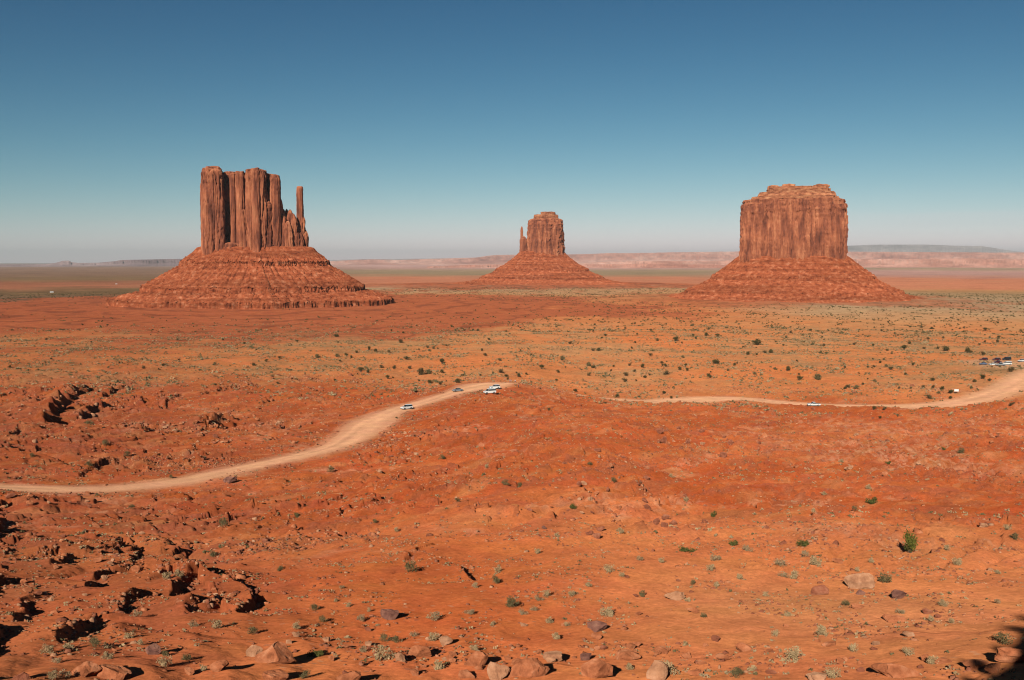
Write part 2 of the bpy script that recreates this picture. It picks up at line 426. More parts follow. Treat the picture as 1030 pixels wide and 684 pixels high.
SCP = []
for pts, H in SCARPS:
    Q = []
    for px, y in pts:
        r = approx_r(px, y); az, t = ray(px, y)
        Q.append((r * sin(az), r * cos(az)))
    SCP.append((np.array(Q), H * ((0.66 if pts[0][1] < 500 else 0.40) if pts[0][0] < 380 else 0.95)))

SDX, SDY = sin(SHADOW_AZ), cos(SHADOW_AZ)

def scarp_field(x, y, z):
    q_ = np.clip(np.hypot(x, y) / 220.0, 0.35, 1.4); wx = x + 1.6 * q_ * pn(x / 6.0, y / 6.0, 91) + 0.35 * pn(x / 1.8, y / 1.8, 93); wy = y + 1.6 * q_ * pn(x / 6.0, y / 6.0, 92) + 0.35 * pn(x / 1.8, y / 1.8, 94)
    amp = 0.75 + 0.7 * pn(x / 6.0, y / 6.0, 95)
    for Q, H in SCP:
        R = H * 6 + 6
        m = (wx > Q[:, 0].min() - R) & (wx < Q[:, 0].max() + R) & (wy > Q[:, 1].min() - R) & (wy < Q[:, 1].max() + R)
        if not m.any(): continue
        X, Y = wx[m], wy[m]
        L = np.concatenate([[0], np.cumsum(np.hypot(*np.diff(Q, axis=0).T))])
        best = np.full(X.shape, 1e9); sd = np.zeros(X.shape); along = np.zeros(X.shape)
        for k in range(len(Q) - 1):
            a, b = Q[k], Q[k + 1]; e = b - a; el = np.hypot(*e) + 1e-9
            tt = ((X - a[0]) * e[0] + (Y - a[1]) * e[1]) / el
            tc = np.clip(tt, 0, el)
            d = np.hypot(X - a[0] - tc * e[0] / el, Y - a[1] - tc * e[1] / el)
            nx, ny = e[1] / el, -e[0] / el
            if nx * SDX + ny * SDY < 0: nx, ny = -nx, -ny          # normal on the shaded side
            s = np.sign((X - a[0]) * nx + (Y - a[1]) * ny)
            c = d < best
            best = np.where(c, d, best); sd = np.where(c, s * d, sd); along = np.where(c, L[k] + tt, along)
        endf = sst(-1.2 * H, 1.2 * H, along) * (1 - sst(L[-1] - 1.2 * H, L[-1] + 1.2 * H, along))
        w = 2.4 * H
        up = np.exp(-np.abs(sd) / w) * 0.55; dn = -np.exp(-np.abs(sd) / (w * 1.1)) * 0.45
        edge = sst(-0.26 * H, 0.50 * H, sd)
        z[m] += H * amp[m] * endf * (up * (1 - edge) + dn * edge)
    return z

# buttes: picture column, distance, terrain apron height and reach
BUT = {'w': (258, 1700), 'e': (545, 3080), 'm': (797, 2000)}
BC = {k: (r * sin(ray(px, 263)[0]), r * cos(ray(px, 263)[0])) for k, (px, r) in BUT.items()}
APRON = {'w': (6.0, 660.0), 'e': (15.0, 600.0), 'm': (11.0, 380.0)}

def rocky(x, y):
    r = np.hypot(x, y); az = np.degrees(np.arctan2(x, y))
    f = sst(-0.05, 0.35, fbm(x, y, 45.0, 3, 201))
    left = 1 - sst(-14, -2, az)
    return np.clip(f * (0.55 + 0.35 * left) + 0.12 * left, 0, 1.1) * sst(50, 75, r)

def land(x, y):
    r = np.hypot(x, y); az = np.arctan2(x, y)
    z = base_z(x, y)
    far = sst(900, 1500, r)
    k = rocky(x, y)
    g = np.clip(r / 200.0, 0.25, 1.0)                         # relief grows with distance from the rim
    mid = sst(60, 160, r) * (1 - sst(500, 900, r))
    z += g * 1.5 * fbm(x, y, 70.0, 3, 1) * (1 - 0.75 * sst(520, 800, r)) * (1 - far)
    rd = 1 - np.abs(fbm(x + 6 * pn(x / 30, y / 30, 5), y + 6 * pn(x / 30, y / 30, 6), 34.0, 3, 11)) * 2.2
    z += -1.9 * g * np.clip(rd, 0, 1) ** 3 * (0.5 + 0.7 * k) * (1 - sst(480, 700, r))      # washes
    rd2 = 1 - np.abs(fbm(x + 2 * pn(x / 9, y / 9, 7), y + 2 * pn(x / 9, y / 9, 8), 11.0, 3, 21)) * 2.3
    z += -0.75 * np.clip(rd2, 0, 1) ** 2 * (0.45 + 0.75 * k) * (1 - sst(480, 700, r)) * (0.25 + 0.75 * sst(80, 180, r))
    b = fbm(x, y, 5.0, 4, 31, 0.6)
    z += 0.50 * b * (0.35 + k) * (0.18 + 0.82 * sst(80, 190, r)) * (1 - 0.5 * sst(500, 700, r))
    # runnels slanting down the slope, with ribs of harder rock between them
    ac = x * 0.80 - y * 0.60 + 5 * pn(x / 26, y / 26, 9); al_ = x * 0.60 + y * 0.80
    rn = 1 - np.abs(pn(ac / 7.5, al_ / 42.0, 25) + 0.35 * pn(ac / 3.0, al_ / 20.0, 26)) * 2.6
    rm = sst(85, 150, r) * (1 - sst(430, 520, r)) * sst(-0.25, 0.25, fbm(x, y, 75.0, 2, 27))
    z += -1.15 * np.clip(rn, 0, 1) ** 1.5 * rm
    # a rounded spur falling from the road bend, with a wash on its right
    sx = x - (0.02 + 0.10 * sst(150, 420, r)) * y; z += 2.6 * np.exp(-((sx - 6) / 26.0) ** 2) * sst(130, 220, r) * (1 - sst(340, 410, r))
    z += -2.4 * np.exp(-((x - 0.155 * y + 6 * pn(y / 45, x * 0, 34)) / 11.0) ** 2) * sst(140, 220, r) * (1 - sst(330, 400, r))
    # narrow cracks and undercut washes
    ck = 1 - np.abs(pn(ac / 10.0, al_ / 24.0, 35) + 0.3 * pn(x / 3.5, y / 3.5, 36)) * 8.0
    cm = sst(0.0, 0.3, fbm(x, y, 30.0, 3, 37)) * sst(75, 130, r) * (1 - sst(430, 520, r))
    z += -(1.2 - 0.8 * (1 - sst(-0.26, -0.1, az))) * np.clip(ck, 0, 1) * cm
    lump = sst(0.18, 0.34, pn(x / 2.6, y / 2.6, 38) + 0.3 * pn(x / 1.1, y / 1.1, 39)) * sst(0.12, 0.34, fbm(x, y, 17.0, 3, 40))
    z += (0.60 - 0.40 * (1 - sst(-0.24, -0.08, az))) * lump * sst(95, 150, r) * (1 - sst(430, 520, r))
    # blocky outcrop: quantised bumps
    ob = fbm(x, y, 3.4, 2, 41); om = sst(0.05, 0.30, fbm(x, y, 22.0, 3, 51)) * (0.45 + 0.55 * k)
    z += om * 0.7 * sst(0.02, 0.20, ob) * (0.25 + 0.75 * sst(100, 180, r)) * (1 - sst(600, 900, r)) * sst(60, 90, r)
    z += (0.035 + 0.05 * sst(90, 150, r)) * fbm(x, y, 1.1, 3, 61) * (1 - sst(200, 400, r))
    # shelves of thin bedded rock on the mid slope
    h = z + 3.0 * fbm(x, y, 28.0, 3, 71); st = 1.25; q = h / st; fr = q - np.floor(q)
    tm = sst(0.0, 0.25, fbm(x, y, 38.0, 2, 81)) * (0.3 + 0.7 * k) * sst(90, 170, r) * (1 - sst(480, 620, r))
    z += tm * st * (sst(0.0, 0.16, fr) - fr) * 0.8
    z = scarp_field(x, y, z)
    # thin bedding: the outcrops weather into slabs
    hb = z + 0.5 * fbm(x, y, 14.0, 3, 72); q = hb / 0.75; fr = q - np.floor(q)
    bm2 = np.clip(0.35 + k, 0, 1) * sst(-0.1, 0.25, fbm(x, y, 16.0, 3, 73)) * (0.3 + 0.7 * sst(80, 150, r)) * (1 - sst(480, 650, r))
    z += bm2 * 0.75 * (sst(0.0, 0.2, fr) - fr) * 0.85
    # the wide low aprons of the buttes, stepped in thin beds
    ap = np.zeros(x.shape)
    for kk in BUT:
        A, R = APRON[kk]
        d = np.hypot(x - BC[kk][0], (y - BC[kk][1]) * (0.75 if kk == 'w' else 1.0)) * (1 + 0.12 * pn(az * 30, np.log(r) * 9, 5))
        ap = np.maximum(ap, A * np.exp(-(d / R) ** 2 * 0.9))
    stp = 1.3; q = ap / stp + 0.12 * fbm(x, y, 90.0, 2, 311); fr = q - np.floor(q)
    z += ap + stp * (sst(0.0, 0.14, fr) - fr) * 0.95 * sst(0.8, 2.0, ap)
    z += 2.2 * fbm(x, y, 160.0, 4, 321) * sst(700, 1100, r) * (1 - sst(2500, 5000, r)) * sst(-0.1, 0.2, ap / 12 + 0.1)
    z += 6.0 * fbm(x, y, 1800.0, 3, 331) * sst(3000, 9000, r)
    # road bench
    m = (r > 150) & (r < 800) & (np.abs(az) < 0.62)
    if m.any():
        D, Z, W = road_field(x[m], y[m])
        w = 1 - sst(W + 1.5, W + 3.0 + 14 * (r[m] > 0), D)
        zz = z[m]
        z[m] = zz + (Z + 0.06 * pn(x[m] / 3, y[m] / 3, 77) - zz) * w
        berm = np.exp(-((D - W - 0.9) / 0.7) ** 2) * 0.35 * (0.5 + pn(x[m] / 6, y[m] / 6, 78))
        z[m] += np.clip(berm, 0, 1)
    d = np.hypot(x - PARK[0], y - PARK[1])
    w = 1 - sst(26, 44, d)
    z += (PARK[2] - z) * w * (1 - sst(30, 60, d))
    # the rim the picture is taken from: a flat mesa top ending in a low cliff, higher on the right
    edge = 2.6 + 0.022 * np.clip(x, 0, 60) ** 2 + 0.010 * np.clip(-x, 0, 40) ** 2 + 0.5 * pn(x / 2.2, y * 0 + 3.3, 401)
    edge = np.minimum(edge, 2.6 + np.where(x > 0, 0.30, 0.06) * np.abs(x))
    top = -1.75 + 1.6 * sst(5, 10, x) + 4.4 * sst(8.5, 22, x) + 0.5 * pn(x / 1.7, y / 1.7, 415) * sst(4, 9, x) + 0.12 * fbm(x, y, 2.5, 3, 411)
    s = 1 - sst(edge - 0.2, edge + 1.1, y)
    z = z + (top - z) * s
    return z

# ---- polar sheet of ground round the camera, as fine as needed near and out to the horizon
rows = np.concatenate([np.arange(700, 440, -0.5), np.arange(440, 300, -0.3), np.arange(300, 266, -0.22)])
_pf = [(720, 44), (684, 50), (640, 66), (600, 84), (545, 120), (500, 180), (460, 255), (430, 330), (410, 400), (395, 470), (380, 570), (360, 735), (340, 960)]
_t = np.array([ray(515, y)[1] for y, _ in _pf]); _r = np.array([r for _, r in _pf])
rr = []
for y in rows:
    t = ray(515, y)[1]
    rr.append(np.interp(-t, -_t, _r) if y > 340 else 72.0 / t * 1.0)
RR = np.array(rr)
RR = np.concatenate([np.linspace(0.25, 8, 30), np.linspace(8.5, RR[0] - 1, 34), RR])
RR = RR[np.concatenate([[True], np.diff(RR) > 1e-3])]
RR = np.concatenate([RR, np.geomspace(RR[-1] * 1.05, 88000, 14)])
ain = np.radians(np.linspace(-30.2, 30.2, 1130))
aout = np.radians(np.concatenate([np.linspace(31, 60, 30), np.linspace(63, 297, 70), np.linspace(300, 329, 30)]))
AZ = np.concatenate([ain, aout])
NA, NR = len(AZ), len(RR)
AG, RG = np.meshgrid(AZ, RR)
GX = RG * np.sin(AG); GY = RG * np.cos(AG)
GZ = land(GX.ravel(), GY.ravel()).reshape(GX.shape)
NI = len(ain)

def ground_at(x, y):
    r = hypot(x, y); a = atan2(x, y)
    i = min(max((a - ain[0]) / (ain[1] - ain[0]), 0), NI - 1.001); i0 = int(i); fi = i - i0
    j0 = int(min(max(np.searchsorted(RR, r) - 1, 0), NR - 2)); fj = min(max((r - RR[j0]) / (RR[j0 + 1] - RR[j0]), 0), 1)
    return float((GZ[j0, i0] * (1 - fi) + GZ[j0, i0 + 1] * fi) * (1 - fj) + (GZ[j0 + 1, i0] * (1 - fi) + GZ[j0 + 1, i0 + 1] * fi) * fj)

def locate(px, y):
    """where the sight line of a picture point meets the ground"""
    a, t = ray(px, y)
    i = min(max((a - ain[0]) / (ain[1] - ain[0]), 0), NI - 1.001); i0 = int(i); fi = i - i0
    z = GZ[:, i0] * (1 - fi) + GZ[:, i0 + 1] * fi
    h = z > -RR * t
    k = 64 + int(np.argmax(h[64:]))
    f0 = z[k - 1] + RR[k - 1] * t; f1 = z[k] + RR[k] * t
    w = float(np.clip(-f0 / (f1 - f0 + 1e-9), 0, 1))
    r = RR[k - 1] + (RR[k] - RR[k - 1]) * w
    return r * sin(a), r * cos(a), float(z[k - 1] + (z[k] - z[k - 1]) * w), r

def pix(x, y, z):
    f = y * cos(PITCH) - z * sin(PITCH); u = y * sin(PITCH) + z * cos(PITCH)
    return PCX + FPX * x / f, PCY - FPX * u / f

# ---- ground colours (pigment of sand, rock and plant cover; left side darkened for the sun's angle)
ORANGE = np.array([0.485, 0.162, 0.060]); RED = np.array([0.37, 0.088, 0.027]); PALE = np.array([0.54, 0.29, 0.17])
OLIVE = np.array([0.190, 0.115, 0.058]); TAN = np.array([0.47, 0.225, 0.100]); UMBER = np.array([0.25, 0.082, 0.042])
LILAC = np.array([0.36, 0.20, 0.17]); SAGE = np.array([0.235, 0.165, 0.098]); DUST = np.array([0.60, 0.335, 0.20])

def colours(x, y, z):
    r = np.hypot(x, y); az = np.degrees(np.arctan2(x, y)); lr = np.log(r)
    C = np.zeros(x.shape + (3,)) + ORANGE
    n1 = fbm(x, y, 60.0, 4, 501); n2 = fbm(x, y, 14.0, 4, 511, 0.6); n3 = fbm(x, y, 160.0, 3, 521)
    k = rocky(x, y)
    redz = sst(120, 190, r) * (1 - sst(440, 560, r))
    C = lerp3(C, RED, np.clip(0.16 + 0.72 * redz + 0.22 * (1 - sst(-6, 8, az)) + 0.7 * n1 + 0.25 * n2, 0, 1))
    C = lerp3(C, TAN * 1.05, (1 - sst(90, 170, r)) * sst(0, 14, az) * np.clip(0.32 + 0.5 * n1, 0, 0.6))
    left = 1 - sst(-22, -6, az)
    C = lerp3(C, UMBER, np.clip(left * (0.42 + 0.6 * n2 + 0.3 * n1) * (1 - sst(600, 1000, r)), 0, 0.85))  # left ground darkened in colour, partly standing in for the sun's angle there
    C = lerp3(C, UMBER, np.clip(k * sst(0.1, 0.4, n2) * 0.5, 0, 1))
    ac = x * 0.80 - y * 0.60 + 5 * pn(x / 26, y / 26, 9); al_ = x * 0.60 + y * 0.80
    rib = pn(ac / 5.0, al_ / 30.0, 28) + 0.5 * pn(ac / 1.8, al_ / 9.0, 29)
    C = lerp3(C, UMBER * 1.15, np.clip(sst(0.05, 0.6, rib) * 0.55 * sst(95, 160, r) * (1 - sst(430, 520, r)), 0, 1))
    C = lerp3(C, TAN, np.clip(sst(0.1, 0.7, -rib) * 0.35 * sst(95, 160, r) * (1 - sst(430, 520, r)), 0, 1))
    lump = sst(0.18, 0.34, pn(x / 2.6, y / 2.6, 38) + 0.3 * pn(x / 1.1, y / 1.1, 39)) * sst(0.12, 0.34, fbm(x, y, 17.0, 3, 40))
    C = lerp3(C, UMBER * 1.05, lump * 0.6 * sst(95, 150, r) * (1 - sst(430, 520, r)))
    # pale sandstone rubble
    fine = sst(-0.25, 0.35, fbm(x, y, 3.0, 4, 536, 0.7)); pal = sst(0.22, 0.42, fbm(x, y, 30.0, 4, 531, 0.6)) * sst(90, 140, r) * (1 - sst(500, 600, r)) * 0.42 * fine
    for px, yy, R, a in ((905, 458, 22, 0.6), (880, 432, 26, 0.45), (800, 448, 14, 0.4), (1020, 470, 14, 0.3), (560, 395, 12, 0.3), (960, 425, 16, .35), (320, 420, 14, .3), (270, 432, 14, .3)):
        q = approx_r(px, yy); a0 = ray(px, yy)[0]
        d = np.hypot(x - q * sin(a0), (y - q * cos(a0)) * 0.55) / R
        pal = np.maximum(pal, a * (1 - sst(0.4, 1.2, d + 0.9 * n2)) * fine)
    C = lerp3(C, PALE, np.clip(pal, 0, 1))
    C = C * (1 + (np.array([0.07, 0.0, 0.0]) * (1 - sst(430, 560, r))[..., None]))
    # the plain: sand, straw coloured grass, plant cover
    pl = sst(430, 640, r)
    g = fbm(x, y * 0.6, 110.0, 4, 541, 0.6); g2 = fbm(x, y * 0.7, 26.0, 4, 551, 0.65)
    C = lerp3(C, ORANGE * np.array([1.02, 1.12, 1.15]), pl * 0.75 * (1 - 0.45 * left))
    C = lerp3(C, TAN, pl * np.clip(0.38 - 0.34 * left + 1.0 * g + 0.9 * g2, 0, 1) * 0.95)
    C = lerp3(C, OLIVE, pl * np.clip(0.12 + 0.8 * g2 + 0.35 * g, 0, 0.75) * (0.35 + 0.65 * sst(-2, -14, -np.abs(az - 3)) * 1.0))
    # bare sand flats beyond the road
    for px, yy, rx, ry, a in ((650, 344, 34, 75, 1), (690, 352, 30, 60, .8), (760, 385, 60, 45, .9), (880, 385, 45, 30, .6), (470, 376, 30, 50, .6), (960, 345, 45, 80, .5), (700, 330, 30, 100, .5)):
        q = 72.0 / ray(px, yy)[1]; a0 = ray(px, yy)[0]
        d = np.hypot((x - q * sin(a0)) / rx, (y - q * cos(a0)) / ry)
        C = lerp3(C, ORANGE * np.array([1.08, 1.04, 1.0]), a * (1 - sst(0.55, 1.05, d + 0.35 * g2)))
    # bands across the far plain: distance, colours left / centre / right
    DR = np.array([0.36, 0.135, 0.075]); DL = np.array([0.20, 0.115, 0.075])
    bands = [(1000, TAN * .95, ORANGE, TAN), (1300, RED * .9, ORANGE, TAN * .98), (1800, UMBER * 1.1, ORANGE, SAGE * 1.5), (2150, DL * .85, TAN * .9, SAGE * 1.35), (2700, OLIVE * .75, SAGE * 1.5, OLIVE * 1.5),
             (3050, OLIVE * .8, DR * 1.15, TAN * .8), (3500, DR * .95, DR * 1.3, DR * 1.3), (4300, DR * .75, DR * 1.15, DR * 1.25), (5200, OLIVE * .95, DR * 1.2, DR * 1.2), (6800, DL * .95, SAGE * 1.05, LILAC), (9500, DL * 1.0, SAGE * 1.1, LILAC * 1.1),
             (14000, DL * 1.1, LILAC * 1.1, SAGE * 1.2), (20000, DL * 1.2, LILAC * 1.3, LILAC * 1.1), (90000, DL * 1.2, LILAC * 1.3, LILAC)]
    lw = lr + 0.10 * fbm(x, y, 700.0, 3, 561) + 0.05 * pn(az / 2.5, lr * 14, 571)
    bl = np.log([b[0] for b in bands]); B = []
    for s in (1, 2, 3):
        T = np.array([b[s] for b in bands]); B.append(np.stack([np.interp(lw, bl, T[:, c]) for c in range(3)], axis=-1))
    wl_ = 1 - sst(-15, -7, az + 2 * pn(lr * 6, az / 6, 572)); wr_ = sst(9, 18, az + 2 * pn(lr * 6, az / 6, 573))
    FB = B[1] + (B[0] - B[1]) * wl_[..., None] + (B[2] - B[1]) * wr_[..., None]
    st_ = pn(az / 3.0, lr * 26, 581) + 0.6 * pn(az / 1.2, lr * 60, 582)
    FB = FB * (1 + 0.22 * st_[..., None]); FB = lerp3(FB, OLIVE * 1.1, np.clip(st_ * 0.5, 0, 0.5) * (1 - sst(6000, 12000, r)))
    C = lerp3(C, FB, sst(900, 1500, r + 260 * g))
    # the red beds round the foot of the buttes
    for kk in BUT:
        A, R = APRON[kk]
        d = np.hypot(x - BC[kk][0], (y - BC[kk][1]) * (0.75 if kk == 'w' else 1.0)) / R * (1 + 0.25 * g)
        strat = np.clip(0.75 + 0.75 * np.sin(z * 4.6 + 1.4 * fbm(x, y, 120, 2, 591)) + 0.5 * fbm(x, y, 16.0, 4, 592, 0.7), 0, 1)
        rb = np.stack([np.interp(strat, [0, 1], [(0.185, 0.058, 0.032)[c], (0.355, 0.104, 0.048)[c]]) for c in range(3)], axis=-1)
        if kk == 'w':
            ln = np.sin(d * 50 + 2.2 * fbm(x, y, 260.0, 3, 594)) ; strat = np.clip(1.05 - 1.1 * sst(0.35, 0.95, ln) * sst(-0.5, 0.1, fbm(x, y, 60, 2, 595)) + 0.7 * fbm(x, y, 16.0, 4, 592, 0.7), 0, 1)
            rb = np.stack([np.interp(strat, [0, 1], [(0.215, 0.062, 0.032)[c], (0.345, 0.096, 0.043)[c]]) for c in range(3)], axis=-1)
        w = (1 - (sst(0.82, 1.02, d + 0.10 * g2 + 0.25 * fbm(x, y, 300.0, 3, 593)) if kk == 'w' else sst(0.62, 1.25, d + 0.35 * g2 + 0.45 * fbm(x, y, 300.0, 3, 593)))) * (0.92 if kk != 'm' else 0.75)
        C = C + (rb - C) * w[..., None]
    # dust beside the road
    m = (r > 150) & (r < 800) & (np.abs(az) < 35)
    D, Z, W = road_field(x[m], y[m])
    w = np.clip((1 - sst(W - 1, W + 4 + 3 * n2[m], D)) * 0.6, 0, 1)
    C[m] = lerp3(C[m], DUST * 0.88, w)
    d = np.hypot(x - PARK[0], (y - PARK[1]) * 0.8)
    C = lerp3(C, DUST * 0.8, (1 - sst(16, 32, d + 4 * n2)) * 0.6)
    C *= (1 + 0.14 * n2 + 0.08 * n3)[..., None]
    return np.clip(C, 0.01, 0.9)

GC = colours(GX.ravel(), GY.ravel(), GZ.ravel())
idx = np.arange(NA * NR).reshape(NR, NA)
nxt = np.roll(idx, -1, axis=1)
F = np.stack([idx[:-1], idx[1:], nxt[1:], nxt[:-1]], axis=-1).reshape(-1, 4)[:, ::-1]
V = np.stack([GX, GY, GZ], axis=-1).reshape(-1, 3)
V = np.vstack([V, [[0, 0, float(GZ[0].mean())]]]); GC2 = np.vstack([GC, GC[:1]])
fan = np.stack([idx[0], nxt[0], np.full(NA, NA * NR)], axis=-1)[:, ::-1]
M_ground = ground_mat('red desert sand')
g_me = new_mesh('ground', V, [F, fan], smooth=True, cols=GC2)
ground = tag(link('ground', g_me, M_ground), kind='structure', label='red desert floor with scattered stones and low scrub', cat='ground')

# ---- dirt road sheet, laid on its bench
M_road = ground_mat('packed pale dirt', 0.55, 0.06)
GC3 = GC.reshape(NR, NA, 3)
def ground_col(x, y):
    r = hypot(x, y); a = atan2(x, y)
    i = int(min(max((a - ain[0]) / (ain[1] - ain[0]), 0), NI - 1)); j = int(min(np.searchsorted(RR, r), NR - 1))
    return GC3[j, i]
for P in ROADS:
    P = P[::1]; NC = 15
    T = np.gradient(P[:, :2], axis=0); T /= np.linalg.norm(T, axis=1)[:, None] + 1e-9
    vs, cs = [], []
    for k, p in enumerate(P):
        nx, ny = T[k][1], -T[k][0]
        for c in range(NC):
            s = (c / (NC - 1) * 2 - 1)
            wv = 1 + 0.16 * float(pn(np.array(k * 0.09), np.array(1.5 if s > 0 else 7.5), 601)) + 0.06 * float(pn(np.array(k * 0.4), np.array(1.5 if s > 0 else 7.5), 602))
            x = p[0] + nx * s * p[3] * wv; y = p[1] + ny * s * p[3] * wv
            zz = ground_at(x, y) if abs(atan2(x, y)) < radians(30) else p[2]
            rut = 0.10 * (1 - min(1, abs(abs(s) - 0.45) / 0.25)) if abs(abs(s) - 0.45) < 0.25 else 0
            vs.append((x, y, zz + 0.09 - (0.16 if abs(s) > 0.99 else 0)))
            gc = ground_col(x, y)
            ed = min(1.0, max(0.0, (1 - abs(s)) / 0.6 + 0.35 * float(pn(np.array(x / 3), np.array(y / 3), 605))))
            ed = 0 if abs(s) > 0.99 else ed
            base = (DUST * 0.80 + ORANGE * 0.16) * (1.0 + rut * 1.2) * (1 + 0.16 * float(pn(np.array(k * 0.05), np.array(s * 3.0), 603)) + 0.12 * float(pn(np.array(x / 4), np.array(y / 4), 604)))
            cs.append(gc * (1 - ed) + base * ed)
    n_ = len(P); ii = np.arange(n_ * NC).reshape(n_, NC)
    Fq = np.stack([ii[:-1, :-1], ii[1:, :-1], ii[1:, 1:], ii[:-1, 1:]], axis=-1).reshape(-1, 4)
    me = new_mesh('dirt_road', vs, Fq, smooth=True, cols=np.array(cs))
    tag(link('dirt_road', me, M_road), kind='structure', label='pale dirt road winding across the red slope and plain', cat='road')

# ------------------------------------------------------------------ buttes
M_cliff = rough_rock('varnished sandstone cliff', [(0.32, (0.12, 0.045, 0.032)), (0.44, (0.25, 0.084, 0.050)), (0.54, (0.385, 0.134, 0.070)), (0.68, (0.54, 0.225, 0.118))],
                     scale=(1, 1, 0.20), wlen=11, det=7, bump=0.9, bdist=3.0, fine=7, band=(16.0, 0.10))
M_cap = rough_rock('pale cap rock', [(0.36, (0.18, 0.066, 0.038)), (0.5, (0.38, 0.145, 0.075)), (0.64, (0.52, 0.25, 0.13))],
                   scale=(1, 1, 2.5), wlen=14, det=6, bump=0.8, bdist=2.0, fine=6, band=(4.0, 0.18))
M_talus = rough_rock('red shale talus', [(0.34, (0.18, 0.048, 0.024)), (0.46, (0.31, 0.082, 0.036)), (0.56, (0.38, 0.112, 0.050)), (0.68, (0.50, 0.20, 0.11))],
                     scale=(1, 1, 1.6), wlen=9, det=10, bump=1.0, bdist=3.0, fine=6, band=(5.0, 0.22))

def frame(key):
    px, r = BUT[key]; a = ray(px, 263)[0]
    return np.array([r * sin(a), r * cos(a)]), np.array([cos(a), -sin(a)]), np.array([sin(a), cos(a)])

def pillar(key, u, v, ru, rv, z0, z1, taper=0.06, rough=1.0, crest=0.10, n=3.0, rot=0.0, dome=0.05, seed=0, flute=1.0, nt=240, nz=120, lean=0.0, fl_w=11.0):
    """one mass of cliff: fluted, jointed wall with a broken top edge; returns verts, faces"""
    O, eu, ev = frame(key)
    th = np.linspace(0, 2 * pi, nt, endpoint=False)
    c, s = np.cos(th), np.sin(th)
    rad = (np.abs(c) ** n + np.abs(s) ** n) ** (-1 / n)
    ox, oy = rad * c * ru, rad * s * rv
    cr, sr = cos(rot), sin(rot)
    ox, oy = ox * cr - oy * sr, ox * sr + oy * cr
    H = z1 - z0
    tz = np.linspace(0, 1, nz)
    V = []
    for t in tz:
        z = z0 + H * t
        k = 1 + taper * (1 - t) ** 1.5 + 0.05 * (1 - sst(0.0, 0.12, t))
        k = k * (1 - crest * sst(0.94, 1.0, t) ** 2)
        # thin beds near the top and the bottom step the outline
        k = k * (1 + 0.012 * np.round(np.sin(z * 0.55 + seed) * 1.5) * (sst(0.80, 0.9, t) + 1 - sst(0.08, 0.16, t)))
        x = u + ox * k + lean * H * t; y = v + oy * k
        d = np.hypot(ox, oy) + 1e-6; nx, ny = ox / d, oy / d
        s1 = min(1.0, min(ru, rv) / 26.0)
        A = 3.4 * s1 * flute
        zz = np.full_like(x, z)
        f1 = pn3(x / (fl_w * 1.6) + seed, y / (fl_w * 1.6), zz / 95.0, 3)
        f2 = 1 - np.abs(pn3(x / fl_w + seed * 3.1, y / fl_w, zz / 120.0, 5)) * 3.2
        f3 = pn3(x / (fl_w * .38) + seed, y / (fl_w * .38), zz / 26.0, 7)
        f4 = pn3(x / 6.0, y / 6.0, zz / 6.0 + seed, 9)
        dis = -0.9 * A + A * (1.0 * f1 * 1.5 - 1.25 * np.clip(f2, 0, 1) ** 2 + 0.62 * rough * f3 + 0.42 * rough * f4)
        f5 = 1 - np.abs(pn3(x / (fl_w * .55) + seed * 1.7, y / (fl_w * .55), zz / 70.0, 21)) * 7.0; dis -= 0.85 * A * np.clip(f5, 0, 1)
        f6 = 1 - np.abs(pn3(x / 26.0, y / 26.0, zz / 11.0 + seed, 23)) * 9.0; dis -= 0.35 * A * np.clip(f6, 0, 1)
        # slabs that have fallen away leave alcoves
        al = sst(0.18, 0.30, pn3(x / 22.0 + seed * 7, y / 22.0, zz / 34.0, 13)); dis -= 2.6 * s1 * flute * al
        x = x + nx * dis; y = y + ny * dis
        V.append(np.stack([O[0] + x * eu[0] + y * ev[0], O[1] + x * eu[1] + y * ev[1], zz + (t > 0.9) * 0.03 * H * pn3(x / 12, y / 12, x * 0 + seed, 15) * min(1, 60 / H)], axis=-1))
    ring = V[-1]; ctr = ring.mean(axis=0)
    for j, q in enumerate((0.9, 0.7, 0.45, 0.2)):
        W = ctr + (ring - ctr) * q
        W[:, 2] = ring[:, 2].mean() * (1 - q) + ring[:, 2] * q + dome * H * (1 - q * q) + 1.2 * pn3(W[:, 0] / 9, W[:, 1] / 9, W[:, 0] * 0 + seed, 17)
        V.append(W)
    V.append(np.repeat((ctr + [0, 0, dome * H])[None], 1, axis=0))
    nn = nz + 4
    ii = np.arange(nn * nt).reshape(nn, nt); jj = np.roll(ii, -1, axis=1)
    Fq = np.stack([ii[:-1], jj[:-1], jj[1:], ii[1:]], axis=-1).reshape(-1, 4)
    tri = np.stack([ii[-1], jj[-1], np.full(nt, nn * nt)], axis=-1)
    flip = (eu[0] * ev[1] - eu[1] * ev[0]) < 0
    Vv = np.vstack(V)
    if flip: Fq = Fq[:, ::-1]; tri = tri[:, ::-1]
    return Vv, Fq, tri

def join(parts):
    Vs, Q, T = [], [], []; o = 0
    for v, q, t in parts:
        Vs.append(v); Q.append(q + o); T.append(t + o); o += len(v)
    return np.vstack(Vs), [np.vstack(Q), np.vstack(T)]

def part_mesh(name, parts, mat, root):
    V, Fs = join(parts)
    V = V - np.array(root.location)
    me = new_mesh(name, V, Fs, smooth=False)
    return link(name, me, mat, root)

